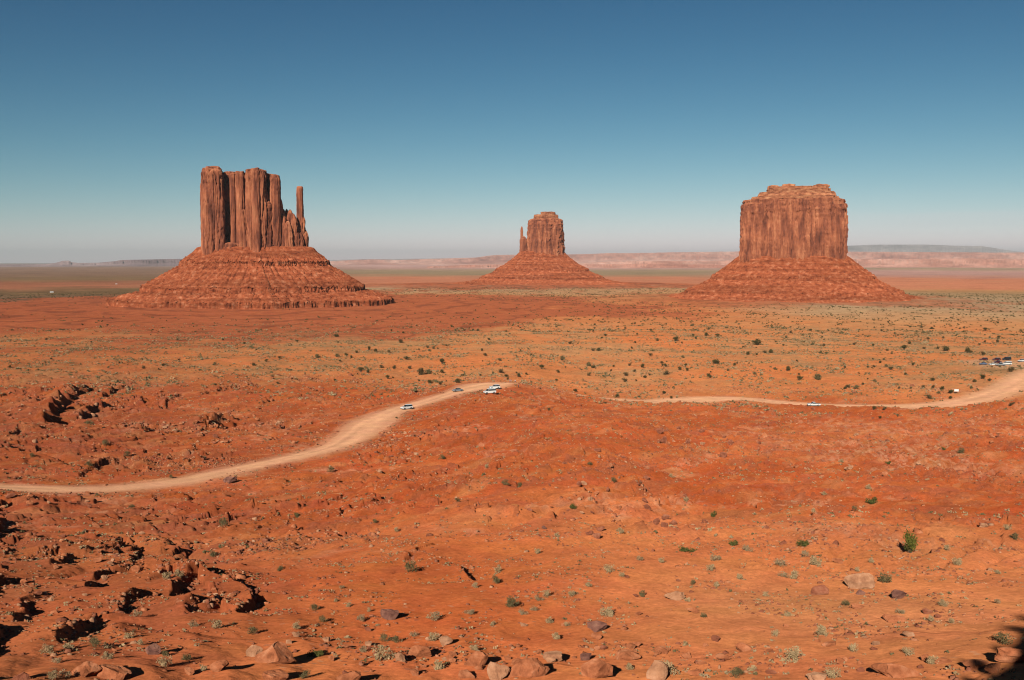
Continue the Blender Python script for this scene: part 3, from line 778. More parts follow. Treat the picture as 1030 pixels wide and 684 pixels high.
def talus(key, a, b, prof, ledges, seed, root, nt=1000, nd=230, cu=0.0, mat=None):
    """scree skirt: every direction follows the profile (distance out, height), ledges come and go"""
    O, eu, ev = frame(key)
    th = np.linspace(0, 2 * pi, nt, endpoint=False); c, s = np.cos(th), np.sin(th); n = 3.6 if key == 'm' else 2.6
    rad = (np.abs(c) ** n + np.abs(s) ** n) ** (-1 / n)
    ox, oy = rad * c * a, rad * s * b
    prof = np.array(prof, dtype=float); prof[:, 0] *= CA(key) ** 2
    L = np.concatenate([[0], np.cumsum(np.hypot(*np.diff(prof, axis=0).T))])
    # more samples on the ledge faces
    tt = np.linspace(0, L[-1], nd)
    for z1, z2 in ledges:
        l1 = np.interp(-z1, -prof[:, 1], L); l2 = np.interp(-z2, -prof[:, 1], L)
        tt = np.concatenate([tt, np.linspace(l1 - 0.4, l2 + 0.4, 7)])
    tt = np.sort(tt)
    d = np.interp(tt, L, prof[:, 0]); z = np.interp(tt, L, prof[:, 1])
    ds = d.copy()                                           # smooth profile without ledges
    k = np.ones(25) / 25; zs = np.convolve(np.pad(z, 12, mode='edge'), k, 'valid')
    TH, DD = np.meshgrid(np.arange(nt), d); ZZ = np.repeat(z[:, None], nt, axis=1); ZS = np.repeat(zs[:, None], nt, axis=1)
    nx, ny = c, s
    X = ox[None] + DD * nx[None]; Y = oy[None] + DD * ny[None]
    arc = np.arctan2(Y, X) * 9.0
    pres = sst(-0.38, -0.05, pn(arc + 31 * seed, ZZ / 26.0, 700 + seed) + 0.12 + 0.35 * (ZZ < ledges[-1][0] + 2) * (key == 'w'))       # where a ledge shows through the scree
    Z = ZS + (ZZ - ZS) * pres
    spread = 1 + 0.13 * pn(arc / 3.0, ZZ * 0 + seed, 710) + 0.05 * pn(arc * 1.5, ZZ * 0 + seed, 711)
    X = ox[None] + DD * nx[None] * spread; Y = oy[None] + DD * ny[None] * spread
    env = sst(2, 25, DD) * 1.0
    fan = 1 - np.abs(pn(arc * 1.35 + seed, DD / 160.0, 720)) * 2.6
    Z += -2.4 * env * np.clip(fan, 0, 1) ** 2 * (1 - sst(0.75, 1.0, DD / d[-1]))
    fan2 = 1 - np.abs(pn(arc * 4.5 + seed, DD / 90.0, 721)) * 2.6
    Z += -0.7 * env * np.clip(fan2, 0, 1) ** 2 * (1 - sst(0.75, 1.0, DD / d[-1]))
    blk = sst(-0.15, 0.25, pn(arc * 0.9 + seed * 5, DD / 38.0, 760 + seed) + 0.5 * pn(arc * 2.6, DD / 15.0, 761))   # block fields between smooth chutes
    Z += (0.35 + 0.9 * blk) * env * fbm(X, Y, 12.0, 5, 730 + seed, 0.75)
    qz = Z / 3.1 + 0.4 * pn(arc, ZZ / 30, 762); fz = qz - np.floor(qz); Z += (1 - 0.6 * blk) * 3.1 * (sst(0, 0.25, fz) - fz) * 0.7 * env
    Z += 2.2 * env * blk * sst(0.16, 0.36, fbm(X, Y, 5.0, 2, 740 + seed)) * (1 - 0.5 * sst(0.6, 0.9, DD / d[-1]))        # fallen blocks
    # joints in the ledge faces
    jf = np.clip(1 - np.abs(pn(arc * 22, ZZ / 40, 750 + seed)) * 3, 0, 1)
    inl = np.zeros_like(ZZ)
    for z1, z2 in ledges: inl = np.maximum(inl, ((ZZ <= z1 + 0.5) & (ZZ >= z2 - 0.5)).astype(float))
    sh = 1 + 0.0 * ZZ
    X -= nx[None] * jf * inl * pres * 5.0; Y -= ny[None] * jf * inl * pres * 5.0
    W = np.stack([O[0] + X * eu[0] + Y * ev[0], O[1] + X * eu[1] + Y * ev[1], Z], axis=-1)
    m = len(tt)
    ii = np.arange(m * nt).reshape(m, nt); jj = np.roll(ii, -1, axis=1)
    Fq = np.stack([ii[:-1], ii[1:], jj[1:], jj[:-1]], axis=-1).reshape(-1, 4)
    if (eu[0] * ev[1] - eu[1] * ev[0]) < 0: Fq = Fq[:, ::-1]
    Wv = W.reshape(-1, 3) - np.array(root.location)
    me = new_mesh('talus_slope', Wv, Fq, smooth=False)
    return link('talus_slope', me, mat or M_talus, root)

def butte_root(key, label):
    O, _, _ = frame(key)
    o = empty('sandstone_butte', (O[0], O[1], -76.0))
    tag(o, label, 'butte', 'sandstone buttes rising from the desert plain')
    return o

def CA(key): return cos(ray(BUT[key][0], 263)[0])
def U(key, px): return (px - BUT[key][0]) * BUT[key][1] / FPX * CA(key) ** 2
def ZH(key, y): return (263.5 - y) * BUT[key][1] / FPX * CA(key)

# left butte: broad wall of columns, low crags and one thin finger at its right
bw = butte_root('w', 'broad columned red butte on the left with a thin finger of rock beside it')
P = []
def pil(key, pa, pb, ytop, v, rv, **k):
    ua, ub = U(key, pa), U(key, pb)
    return pillar(key, (ua + ub) / 2, v, (ub - ua) / 2, rv, k.pop('z0', -20), ZH(key, ytop), **k)
P += [pil('w', 204.5, 229, 173.5, -4, 44, seed=1, n=5.0, taper=0.05, dome=0.02),
      pil('w', 209, 226, 171, 4, 32, seed=11, n=3.5, taper=0.02, dome=0.015),
      pil('w', 204.2, 216, 187, -14, 30, seed=36, n=3.0, taper=0.06, dome=0.02),
      pil('w', 212, 282, 176, 22, 30, seed=61, n=5.0, taper=0.02, dome=0.01, nt=400),
      pil('w', 222, 252, 175, 14, 34, seed=2, n=4.5, taper=0.03, dome=0.01),
      pil('w', 232.5, 240, 178, -2, 30, seed=37, n=3.0, taper=0.10, dome=0.02, flute=.8),
      pil('w', 238, 249, 175.5, -4, 36, seed=22, n=3.0, taper=0.10, dome=0.01, flute=.9),
      pil('w', 247, 271.5, 174, -8, 44, seed=3, n=5.0, taper=0.05, dome=0.015),
      pil('w', 253, 264, 173.5, -30, 26, seed=38, n=3.0, taper=0.10, dome=0.015, flute=.8),
      pil('w', 258, 281, 176.5, 13, 34, seed=4, n=4.0, taper=0.03, dome=0.01),
      pil('w', 271.5, 284, 178.5, 0, 40, seed=5, n=4.0, taper=0.10, dome=0.02),
      pil('w', 278, 286, 204, 4, 30, seed=39, n=2.4, taper=0.22, dome=0.08, flute=.8),
      pil('w', 207, 218, 206, -27, 20, seed=34, n=3.4, taper=0.12, dome=0.03, nt=90, rough=1.6),
      pil('w', 262, 275, 206, -24, 22, seed=35, n=3.2, taper=0.22, dome=0.05, nt=90, rough=1.8),
      pil('w', 240, 250, 214, -24, 20, seed=33, n=3.2, taper=0.35, dome=0.05, nt=90, rough=1.8),
      pil('w', 204, 286, 245.0, 0, 47, seed=60, n=4.0, taper=0.03, dome=0.03, nt=300, nz=24, rough=1.5, flute=.8)]
cl = part_mesh('cliff', P, M_cliff, bw)
K = dict(nt=110, nz=60, flute=1.2, fl_w=10, n=2.8, rough=2.4)
P = [pil('w', 282, 289, 214, 0, 18, seed=6, taper=0.5, dome=0.06, **K), pil('w', 287.5, 291.5, 212.5, 2, 10, seed=46, taper=0.5, dome=0.04, **K),
     pil('w', 288, 297, 217, -4, 20, seed=7, taper=0.45, dome=0.10, **K), pil('w', 281, 289, 221, -16, 16, seed=8, taper=0.5, dome=0.10, **K),
     pil('w', 291, 300, 223, -14, 16, seed=9, taper=0.4, dome=0.15, **K), pil('w', 285, 295, 230, -24, 14, seed=47, taper=0.6, dome=0.15, **K),
     pil('w', 295, 302, 236, -16, 14, seed=48, taper=0.5, dome=0.15, **K)]
part_mesh('crag', P, M_cliff, bw)
P = [pil('w', 298.9, 307.2, 188.0, 0, 10, seed=10, n=3.0, taper=0.14, dome=0.01, nt=90, nz=80, flute=0.9, fl_w=6),
     pil('w', 301.5, 305.8, 190.5, -5, 6, seed=49, n=2.6, taper=0.25, dome=0.02, nt=80, nz=70, flute=0.9, fl_w=6),
     pil('w', 298.5, 308.6, 221, 0, 14, seed=12, taper=0.40, dome=0.12, **K),
     pil('w', 302, 312, 236, 2, 17, seed=13, taper=0.30, dome=0.14, **K), pil('w', 293.5, 304, 229, -6, 14, seed=51, taper=0.4, dome=0.15, **K), pil('w', 297, 307, 240, -12, 14, seed=50, taper=0.4, dome=0.2, **K)]
part_mesh('spire', P, M_cliff, bw)
talus('w', 90, 46, [(-30, 26), (-4, 25), (3, 23), (9, 16), (19, 8), (30, 0), (31.5, -6.5), (42, -12), (66, -26), (90, -40), (91.5, -47), (116, -53.5), (132, -58.5), (140, -60.5), (141.5, -70.5), (165, -72.2), (240, -75), (350, -80)],
      [(0, -6.5), (-40, -47), (-60.5, -70.5)], 1, bw)

be = butte_root('e', 'small distant butte in the middle with a stubby pinnacle at its left')
P = [pil('e', 530.5, 567.5, 221, 0, 55, seed=14, n=3.4, taper=0.10, dome=0.02, z0=-30, flute=1.2, nt=170),
     pil('e', 532, 566.5, 224, -16, 50, seed=15, n=2.8, taper=0.10, dome=0.02, z0=-30, flute=1.2, nt=170)]
part_mesh('cliff', P, M_cliff, be)
P = [pil('e', 536.5, 562.5, 216.5, -4, 34, seed=16, n=2.6, taper=0.05, dome=0.05, z0=ZH('e', 224), flute=.8, nz=24),
     pil('e', 542, 559.5, 213.8, -6, 22, seed=17, n=2.4, taper=0.10, dome=0.03, z0=ZH('e', 220), flute=.8, nz=24)]
part_mesh('cap_rock', P, M_cap, be)
P = [pil('e', 522.3, 531, 241, 0, 24, seed=18, n=2.2, taper=0.2, dome=0.1, z0=-30, nt=80, nz=50, flute=.7),
     pil('e', 523.4, 526.4, 230, 0, 8, seed=19, n=2.2, taper=0.25, dome=0.05, z0=-30, nt=70, nz=50, flute=.9, fl_w=7)]
part_mesh('pinnacle', P, M_cliff, be)
talus('e', 66, 55, [(-30, 34), (-4, 33), (5, 28), (18, 14), (46, -8), (75, -23), (76.5, -29), (117, -46), (118.5, -51), (150, -59), (200, -66), (300, -82)],
      [(-23, -29), (-46, -51)], 2, be, nt=800)

bm_ = butte_root('m', 'massive square butte on the right with a stepped flat top')
P = [pil('m', 745, 848.5, 203, 0, 96, seed=20, n=4.2, crest=0.03, rough=1.6, taper=0.045, dome=0.015, z0=-45, nt=560, nz=130, flute=0.75, fl_w=9),
     pil('m', 744.6, 775, 208, -58, 44, seed=21, n=3.8, crest=0.03, rough=1.6, taper=0.06, dome=0.01, z0=-45, nt=260, flute=0.7, fl_w=9),
     pil('m', 812, 849, 209, -54, 44, seed=24, n=3.8, crest=0.03, rough=1.6, taper=0.05, dome=0.01, z0=-45, nt=260, flute=0.7, fl_w=9),
     pil('m', 769, 818, 204.5, -62, 46, seed=25, n=3.4, crest=0.03, rough=1.6, taper=0.05, dome=0.01, z0=-45, nt=300, flute=0.7, fl_w=9)]
part_mesh('cliff', P, M_cliff, bm_)
P = [pil('m', 755.5, 843, 199, 0, 78, seed=26, n=3.0, taper=0.05, dome=0.0, z0=ZH('m', 210), nt=260, nz=20, flute=.7),
     pil('m', 761, 839, 194.5, 0, 70, seed=27, n=2.8, taper=0.08, dome=0.0, z0=ZH('m', 202), nt=260, nz=20, flute=.7),
     pil('m', 768.5, 833.5, 191.5, 0, 60, seed=28, n=2.8, taper=0.05, dome=0.0, z0=ZH('m', 198), nt=240, nz=20, flute=.7),
      pil('m', 772, 830, 189.5, 0, 52, seed=29, n=2.6, taper=0.0, dome=0.16, z0=ZH('m', 193), nt=240, nz=16, flute=.9, rough=1.8),
      pil('m', 769.5, 783, 188.2, -18, 22, seed=62, n=2.4, taper=0.0, dome=0.10, z0=ZH('m', 193), nt=90, nz=16, flute=1.2, rough=2.2),
      pil('m', 784, 800, 187.4, -24, 20, seed=63, n=2.4, taper=0.3, dome=0.12, z0=ZH('m', 193), nt=90, nz=16, flute=1.2, rough=2.2),
      pil('m', 815, 832.5, 188.0, -16, 24, seed=64, n=2.4, taper=0.0, dome=0.10, z0=ZH('m', 193.5), nt=90, nz=16, flute=1.2, rough=2.2),
      pil('m', 755, 768, 200.5, -50, 24, seed=65, n=2.6, taper=0.1, dome=0.10, z0=ZH('m', 208), nt=90, nz=16, flute=1.0, rough=2.0)]
part_mesh('cap_rock', P, M_cap, bm_)
talus('m', 103, 104, [(-30, 12), (-4, 11), (4, 6), (12, -1), (31, -16), (50, -28), (51.5, -33), (79, -47), (101, -55), (102.5, -60), (135, -67.5), (185, -76), (215, -84)],
      [(-28, -33), (-55, -60)], 3, bm_, nt=1000)

# ------------------------------------------------------------------ far hills and mesas
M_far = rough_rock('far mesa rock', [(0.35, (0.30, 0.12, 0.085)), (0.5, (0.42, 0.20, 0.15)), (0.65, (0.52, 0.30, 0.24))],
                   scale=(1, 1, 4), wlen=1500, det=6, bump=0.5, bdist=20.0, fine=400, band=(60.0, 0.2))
M_farhazed = rough_rock('haze-tinted far mesa rock', [(0.35, (0.18, 0.145, 0.15)), (0.5, (0.27, 0.225, 0.23)), (0.65, (0.36, 0.305, 0.30))],  # pale grey albedo paints in extra haze fading for the farthest mesas
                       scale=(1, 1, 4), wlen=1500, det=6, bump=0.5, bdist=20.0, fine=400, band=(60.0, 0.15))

def mesa_range(name, dist, crest, depth, mat, seed, rough=0.5, base=-95.0, n=420, step=0.45, foot=None):
    """a long mesa far off: crest = [(px, row)] of its top edge; slopes, gullied cliff and flat top"""
    crest = np.array(crest, dtype=float)
    pxs = np.linspace(crest[0, 0], crest[-1, 0], n)
    ys = np.interp(pxs, crest[:, 0], crest[:, 1])
    prof = [(-1.0, 0.0), (-0.55, 0.18), (-0.30, 0.42), (-0.22, 0.50), (-0.16, 0.86), (-0.12, 0.90), (-0.06, 0.99), (0.0, 1.0), (0.6, 1.0), (0.9, 0.5), (1.2, 0.0)]
    V = []
    for (o, h) in prof:
        k = np.arange(n)
        az = np.arctan((pxs - PCX) / FPX)
        gl = fbm(pxs * step, np.full(n, o * 2 + seed), 6.0, 4, 800 + seed, 0.6)
        gl2 = 1 - np.abs(pn(pxs * 0.35, np.full(n, seed + 0.0), 810)) * 2.4
        r = dist + depth * (o + rough * (0.30 * gl + 0.22 * np.clip(gl2, 0, 1)) * (1 if -0.9 < o < 0.3 else 0.2))
        top = (263.5 - ys) / FPX * dist
        z = base + (top - base) * h * (1 + 0.02 * gl * (h < 0.95))
        V.append(np.stack([r * np.sin(az), r * np.cos(az), z], axis=-1))
    m = len(prof)
    ii = np.arange(m * n).reshape(m, n)
    Fq = np.stack([ii[:-1, :-1], ii[:-1, 1:], ii[1:, 1:], ii[1:, :-1]], axis=-1).reshape(-1, 4)
    me = new_mesh(name, np.vstack(V), Fq)
    return tag(link(name, me, mat), kind='structure')

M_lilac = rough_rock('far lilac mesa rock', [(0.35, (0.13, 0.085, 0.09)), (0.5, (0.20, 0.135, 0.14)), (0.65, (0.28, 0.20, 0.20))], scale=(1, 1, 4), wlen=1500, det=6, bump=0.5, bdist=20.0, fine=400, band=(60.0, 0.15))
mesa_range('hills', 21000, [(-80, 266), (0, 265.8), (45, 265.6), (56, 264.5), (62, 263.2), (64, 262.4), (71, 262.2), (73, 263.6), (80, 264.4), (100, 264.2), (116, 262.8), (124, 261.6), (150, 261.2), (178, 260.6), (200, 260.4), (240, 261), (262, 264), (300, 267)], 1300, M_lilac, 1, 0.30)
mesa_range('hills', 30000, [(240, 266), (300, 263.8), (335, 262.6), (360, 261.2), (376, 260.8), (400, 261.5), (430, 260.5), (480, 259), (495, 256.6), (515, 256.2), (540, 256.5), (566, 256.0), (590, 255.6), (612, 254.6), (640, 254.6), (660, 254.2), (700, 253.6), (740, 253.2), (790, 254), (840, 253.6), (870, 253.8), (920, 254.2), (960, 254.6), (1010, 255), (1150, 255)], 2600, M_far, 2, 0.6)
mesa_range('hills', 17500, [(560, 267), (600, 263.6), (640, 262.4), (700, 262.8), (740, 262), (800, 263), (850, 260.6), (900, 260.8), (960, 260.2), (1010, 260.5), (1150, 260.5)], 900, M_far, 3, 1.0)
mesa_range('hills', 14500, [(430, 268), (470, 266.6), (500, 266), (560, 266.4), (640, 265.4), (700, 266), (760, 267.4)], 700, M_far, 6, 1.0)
mesa_range('hills', 52000, [(800, 256), (842, 250.5), (850, 248.2), (880, 247.2), (930, 247.4), (960, 248.6), (985, 249.0), (1000, 251.2), (1020, 254), (1060, 256)], 2500, M_farhazed, 4, 0.15)
mesa_range('hills', 46000, [(300, 262), (400, 260.4), (450, 259.8), (520, 259), (640, 256), (760, 255)], 2500, M_farhazed, 5, 0.15)

# ------------------------------------------------------------------ haze
hz = 0.0000175
b = bmesh.new()
bmesh.ops.create_cube(b, size=1.0)
for v in b.verts:
    v.co.x = -92000 if v.co.x < 0 else 92000
    v.co.y = -92000 if v.co.y < 0 else 92000
    v.co.z = -130.0 if v.co.z < 0 else 1000.0
me = bpy.data.meshes.new('haze'); b.to_mesh(me); b.free()
m, n, l = mat_new('thin desert haze')
out = n.new('ShaderNodeOutputMaterial'); pv = n.new('ShaderNodeVolumePrincipled')
pv.inputs['Color'].default_value = (0.84, 0.96, 1.0, 1); pv.inputs['Density'].default_value = hz; pv.inputs['Anisotropy'].default_value = 0.0
l.new(pv.outputs[0], out.inputs['Volume'])
haze = tag(link('haze', me, m), kind='stuff', label='thin haze over the far plain and mesas', cat='haze')

#OBJECTS#
# ------------------------------------------------------------------ plants, stones and the small things
M_juniper = leaf_mat('juniper green', (0.060, 0.050, 0.022), (0.150, 0.120, 0.052), 0.6)
M_greenleaf = leaf_mat('fresh green leaves', (0.065, 0.074, 0.022), (0.170, 0.165, 0.055), 0.3)
M_oliveleaf = leaf_mat('olive scrub leaves', (0.11, 0.090, 0.042), (0.25, 0.195, 0.098), 0.3)
M_sageleaf = leaf_mat('grey green sage leaves', (0.29, 0.205, 0.108), (0.58, 0.43, 0.25), 0.25)
M_strawleaf = leaf_mat('dry straw twigs', (0.22, 0.16, 0.085), (0.50, 0.36, 0.22), 0.25)
M_bark = plain_mat('grey brown bark', (0.12, 0.08, 0.055), 0.9, var=0.3, wlen=0.2)
def rock_mat(name, a, b, c):
    return rough_rock(name, [(0.32, a), (0.5, b), (0.68, c)], wlen=0.7, det=10, bump=1.0, bdist=0.22, fine=0.45, band=(0.3, 0.16))
M_rock = {'orange': rock_mat('orange sandstone boulder', (0.24, 0.080, 0.038), (0.42, 0.150, 0.070), (0.54, 0.235, 0.125)),
          'pale': rock_mat('pale sandstone boulder', (0.30, 0.14, 0.08), (0.45, 0.23, 0.13), (0.56, 0.32, 0.20)),
          'red': rock_mat('dark red boulder', (0.19, 0.065, 0.038), (0.30, 0.105, 0.060), (0.40, 0.17, 0.10)),
          'purple': rock_mat('purple brown boulder', (0.13, 0.060, 0.048), (0.22, 0.100, 0.075), (0.33, 0.165, 0.115))}

def quads(P, N, size, r_):
    """one small leafy face at each point, turned roughly along its normal"""
    n = len(P)
    N = N + r_.normal(scale=0.7, size=(n, 3)); N /= np.linalg.norm(N, axis=1)[:, None] + 1e-9
    A = np.cross(N, r_.normal(size=(n, 3))); A /= np.linalg.norm(A, axis=1)[:, None] + 1e-9
    B = np.cross(N, A); s = size * r_.uniform(0.5, 1.3, (n, 1)); e = r_.uniform(0.5, 1.0, (n, 1))
    V = np.stack([P - A * s, P - B * s * e * 0.8, P + A * s, P + B * s * e], axis=1).reshape(-1, 3)
    return V, np.arange(4 * n).reshape(n, 4)

def crown(seed, n, lobes, size, flat=0.75, low=0.0, ragged=0.25):
    """unit-wide crown of leaf clumps: several uneven lobes round a centre"""
    r_ = np.random.default_rng(seed)
    C = []
    for k in range(lobes):
        a = r_.uniform(0, 2 * pi); d = r_.uniform(0.0, 0.30)
        C.append((d * cos(a), d * sin(a), r_.uniform(0.12, 0.42) * flat * 1.4, r_.uniform(0.13, 0.26)))
    C = np.array(C)
    k = r_.integers(0, lobes, n)
    D = r_.normal(size=(n, 3)); D /= np.linalg.norm(D, axis=1)[:, None]
    rad = C[k, 3] * (1 - 0.5 * r_.uniform(0, 1, n) ** 2 + ragged * r_.normal(size=n) * 0.5)
    P = C[k, :3] + D * rad[:, None] * np.array([1, 1, flat])
    P[:, 2] = np.abs(P[:, 2] - low) + low
    return quads(P, D, size, r_)

def twigs(seed, n, h, spread, w):
    r_ = np.random.default_rng(seed); V = []; Fq = []
    for k in range(n):
        a = r_.uniform(0, 2 * pi); t = r_.uniform(0.3, 1) * spread; b = np.array([0.04 * cos(a), 0.04 * sin(a), -0.06]); e = np.array([t * cos(a), t * sin(a), h * r_.uniform(0.5, 1)])
        m_ = (b + e) / 2 + r_.normal(scale=0.03, size=3)
        for p, q, w1, w2 in ((b, m_, w, w * .7), (m_, e, w * .7, w * .25)):
            o = len(V)
            d = q - p; s = np.cross(d, [0.3, 0.2, 1]); s /= np.linalg.norm(s) + 1e-9; u = np.cross(d, s); u /= np.linalg.norm(u) + 1e-9
            for pp, ww in ((p, w1), (q, w2)):
                for c in range(4): V.append(pp + (s * cos(c * pi / 2) + u * sin(c * pi / 2)) * ww)
            Fq += [[o + c, o + (c + 1) % 4, o + 4 + (c + 1) % 4, o + 4 + c] for c in range(4)]
    return np.array(V), np.array(Fq)

def merge2(a, b): return np.vstack([a[0], b[0]]), np.vstack([a[1], b[1] + len(a[0])])

JUN = []
M_brownleaf = leaf_mat('brownish scrub leaves', (0.085, 0.060, 0.030), (0.19, 0.130, 0.065), 0.5)
for s in range(10):
    v, f = crown(100 + s, 620, 4 + s % 5, 0.042, 0.80, 0.03, 0.35); jm = new_mesh('foliage', v, f); jm.materials.append(M_juniper if s % 5 < 3 else M_oliveleaf if s % 5 == 3 else M_brownleaf)
    v, f = twigs(200 + s, 7, 0.42, 0.22, 0.022); tm = new_mesh('trunk', v, f); tm.materials.append(M_bark)
    JUN.append((jm, tm))
def bush_proto(seed, n, size, mat, flat, lobes=6):
    a = crown(seed, n, lobes, size, flat); b = twigs(seed + 50, 14, 0.5 * flat, 0.42, 0.008)
    v, f = merge2(a, b); m_ = new_mesh('bush', v, f); m_.materials.append(mat); return m_
BUSH = {'sage': [bush_proto(300 + s, 520, 0.036, M_sageleaf, 0.72) for s in range(4)],
        'olive': [bush_proto(320 + s, 560, 0.036, M_oliveleaf, 0.80) for s in range(3)],
        'straw': [bush_proto(340 + s, 420, 0.034, M_strawleaf, 0.60) for s in range(3)],
        'green': [bush_proto(360 + s, 560, 0.040, M_greenleaf, 0.75) for s in range(2)]}

def rock_mesh(seed, flat=0.7, cuts=15, sub=3):
    r_ = np.random.default_rng(seed)
    b = bmesh.new(); bmesh.ops.create_icosphere(b, subdivisions=sub, radius=0.5)
    V = np.array([v.co[:] for v in b.verts]); 
    for k in range(cuts):
        nrm = r_.normal(size=3); nrm /= np.linalg.norm(nrm); d = r_.uniform(0.18, 0.38)
        o = np.maximum(0, V @ nrm - d); V -= o[:, None] * nrm
    V += 0.05 * np.stack([pn3(V[:, 0] * 4 + seed % 97, V[:, 1] * 4, V[:, 2] * 4 + k, k) + 0.5 * pn3(V[:, 0] * 10 + seed % 97, V[:, 1] * 10, V[:, 2] * 10 + k, k + 5) for k in range(3)], axis=1)
    V /= (V.max(axis=0) - V.min(axis=0)); V *= np.array([1, r_.uniform(0.6, 0.85), flat]); V[:, 2] -= V[:, 2].min()
    for v, c in zip(b.verts, V): v.co = c
    me_ = bpy.data.meshes.new('boulder'); b.to_mesh(me_); b.free()
    return me_

# --- register of things to be labelled once they all stand
REG = []
def zone(px, y):
    if y < 345: a = 'on the far plain'
    elif y < 388 or (px > 620 and y < 402): a = 'on plain behind road'
    elif (px < 300 and y < 462) or (px < 400 and y < 420): a = 'among ledges behind road'
    elif y < 470: a = 'on upper red slope'
    elif y < 540: a = 'on the middle slope'
    elif y < 585: a = 'on the lower slope'
    elif y < 625: a = 'on the nearer slope'
    elif y < 655: a = 'near the bottom'
    else: a = 'along the bottom edge'
    if px < 90: b_ = 'at far left'
    elif px < 195: b_ = 'left of the left butte'
    elif px < 320: b_ = 'below the left butte'
    elif px < 420: b_ = 'right of the left butte'
    elif px < 510: b_ = 'left of the middle butte'
    elif px < 580: b_ = 'below the middle butte'
    elif px < 660: b_ = 'right of the middle butte'
    elif px < 740: b_ = 'left of the right butte'
    elif px < 850: b_ = 'below the right butte'
    elif px < 940: b_ = 'right of the right butte'
    else: b_ = 'at far right'
    return a, b_
ORD = ['first', 'second', 'third', 'fourth', 'fifth', 'sixth', 'seventh', 'eighth', 'ninth', 'tenth', 'eleventh', 'twelfth', 'thirteenth', 'fourteenth', 'fifteenth', 'sixteenth', 'seventeenth', 'eighteenth', 'nineteenth', 'twentieth', 'twenty-first', 'twenty-second', 'twenty-third', 'twenty-fourth', 'twenty-fifth', 'twenty-sixth', 'twenty-seventh', 'twenty-eighth', 'twenty-ninth', 'thirtieth']
def reg(o, what, cat, group, px, y, label=None): REG.append((o, what, cat, group, px, y, label))
def finish_labels():
    Z = {}
    for t in REG:
        if t[6]: tag(t[0], t[6], t[2], t[3])
        else: Z.setdefault((t[1],) + zone(t[4], t[5]), []).append(t)
    for (what, a, b_), L in Z.items():
        G = [('', L)]
        if len(L) > 9:                                # a crowded patch: tell its upper row from its lower row
            L.sort(key=lambda t: t[5]); h = len(L) // 2; G = [(', upper row', L[:h]), (', lower row', L[h:])]
        for row, L in G:
            L.sort(key=lambda t: t[4])
            for k, t in enumerate(L):
                s = f'{what} {a}, {b_}{row}'
                if len(L) > 1: s += ', ' + (ORD[min(k, len(ORD) - 1)] + ' from left' if k < len(L) - 1 else 'rightmost one')
                tag(t[0], s, t[2], t[3])

def put(px, y):
    x, y_, z, r = locate(px, y)
    return x, y_, z, r

def juniper(px, y, wpx, tall=0.88, mats=None, label=None):
    x, y_, z, r = put(px, y); w = wpx * r / FPX
    k = random.randrange(len(JUN))
    e = empty('juniper_shrub', (x, y_, z - 0.02 * w), random.uniform(0, 6.28)); e.scale = (w * random.uniform(.92, 1.1), w * random.uniform(.85, 1.1), w * tall * random.uniform(.85, 1.15))
    link('foliage', JUN[k][0], None, e); link('trunk', JUN[k][1], None, e)
    reg(e, 'dark juniper', 'shrub', 'dark juniper shrubs dotted over the red land', px, y, label)
    return e

def bush(px, y, wpx, kind, tall=1.0, label=None):
    x, y_, z, r = put(px, y); w = wpx * r / FPX
    o = link('desert_bush', random.choice(BUSH[kind]))
    o.location = (x, y_, z - 0.03 * w); o.rotation_euler = (0, 0, random.uniform(0, 6.28)); o.scale = (w, w * random.uniform(.8, 1), w * tall * random.uniform(.85, 1.1))
    what = {'sage': 'grey-green bush', 'olive': 'olive bush', 'straw': 'straw-coloured bush', 'green': 'green bush'}[kind]
    reg(o, what, 'bush', 'low desert bushes scattered on the slopes', px, y, label)
    return o

def boulder(px, y, wpx, kind, flat=0.6, rz=None, label=None, tilt=0.0):
    x, y_, z, r = put(px, y); w = wpx * r / FPX
    m_ = rock_mesh(random.randrange(10 ** 6), flat); m_.materials.append(M_rock[kind])
    o = link('boulder', m_); o.scale = (w, w, w)
    o.location = (x, y_, z - 0.17 * w * flat); o.rotation_euler = (tilt, random.uniform(-.12, .12), random.uniform(-.5, .5) if rz is None else rz)
    what = {'orange': 'orange boulder', 'pale': 'pale boulder', 'red': 'reddish boulder', 'purple': 'brown boulder'}[kind]
    reg(o, what, 'boulder', 'sandstone boulders lying on the slopes', px, y, label)
    return o

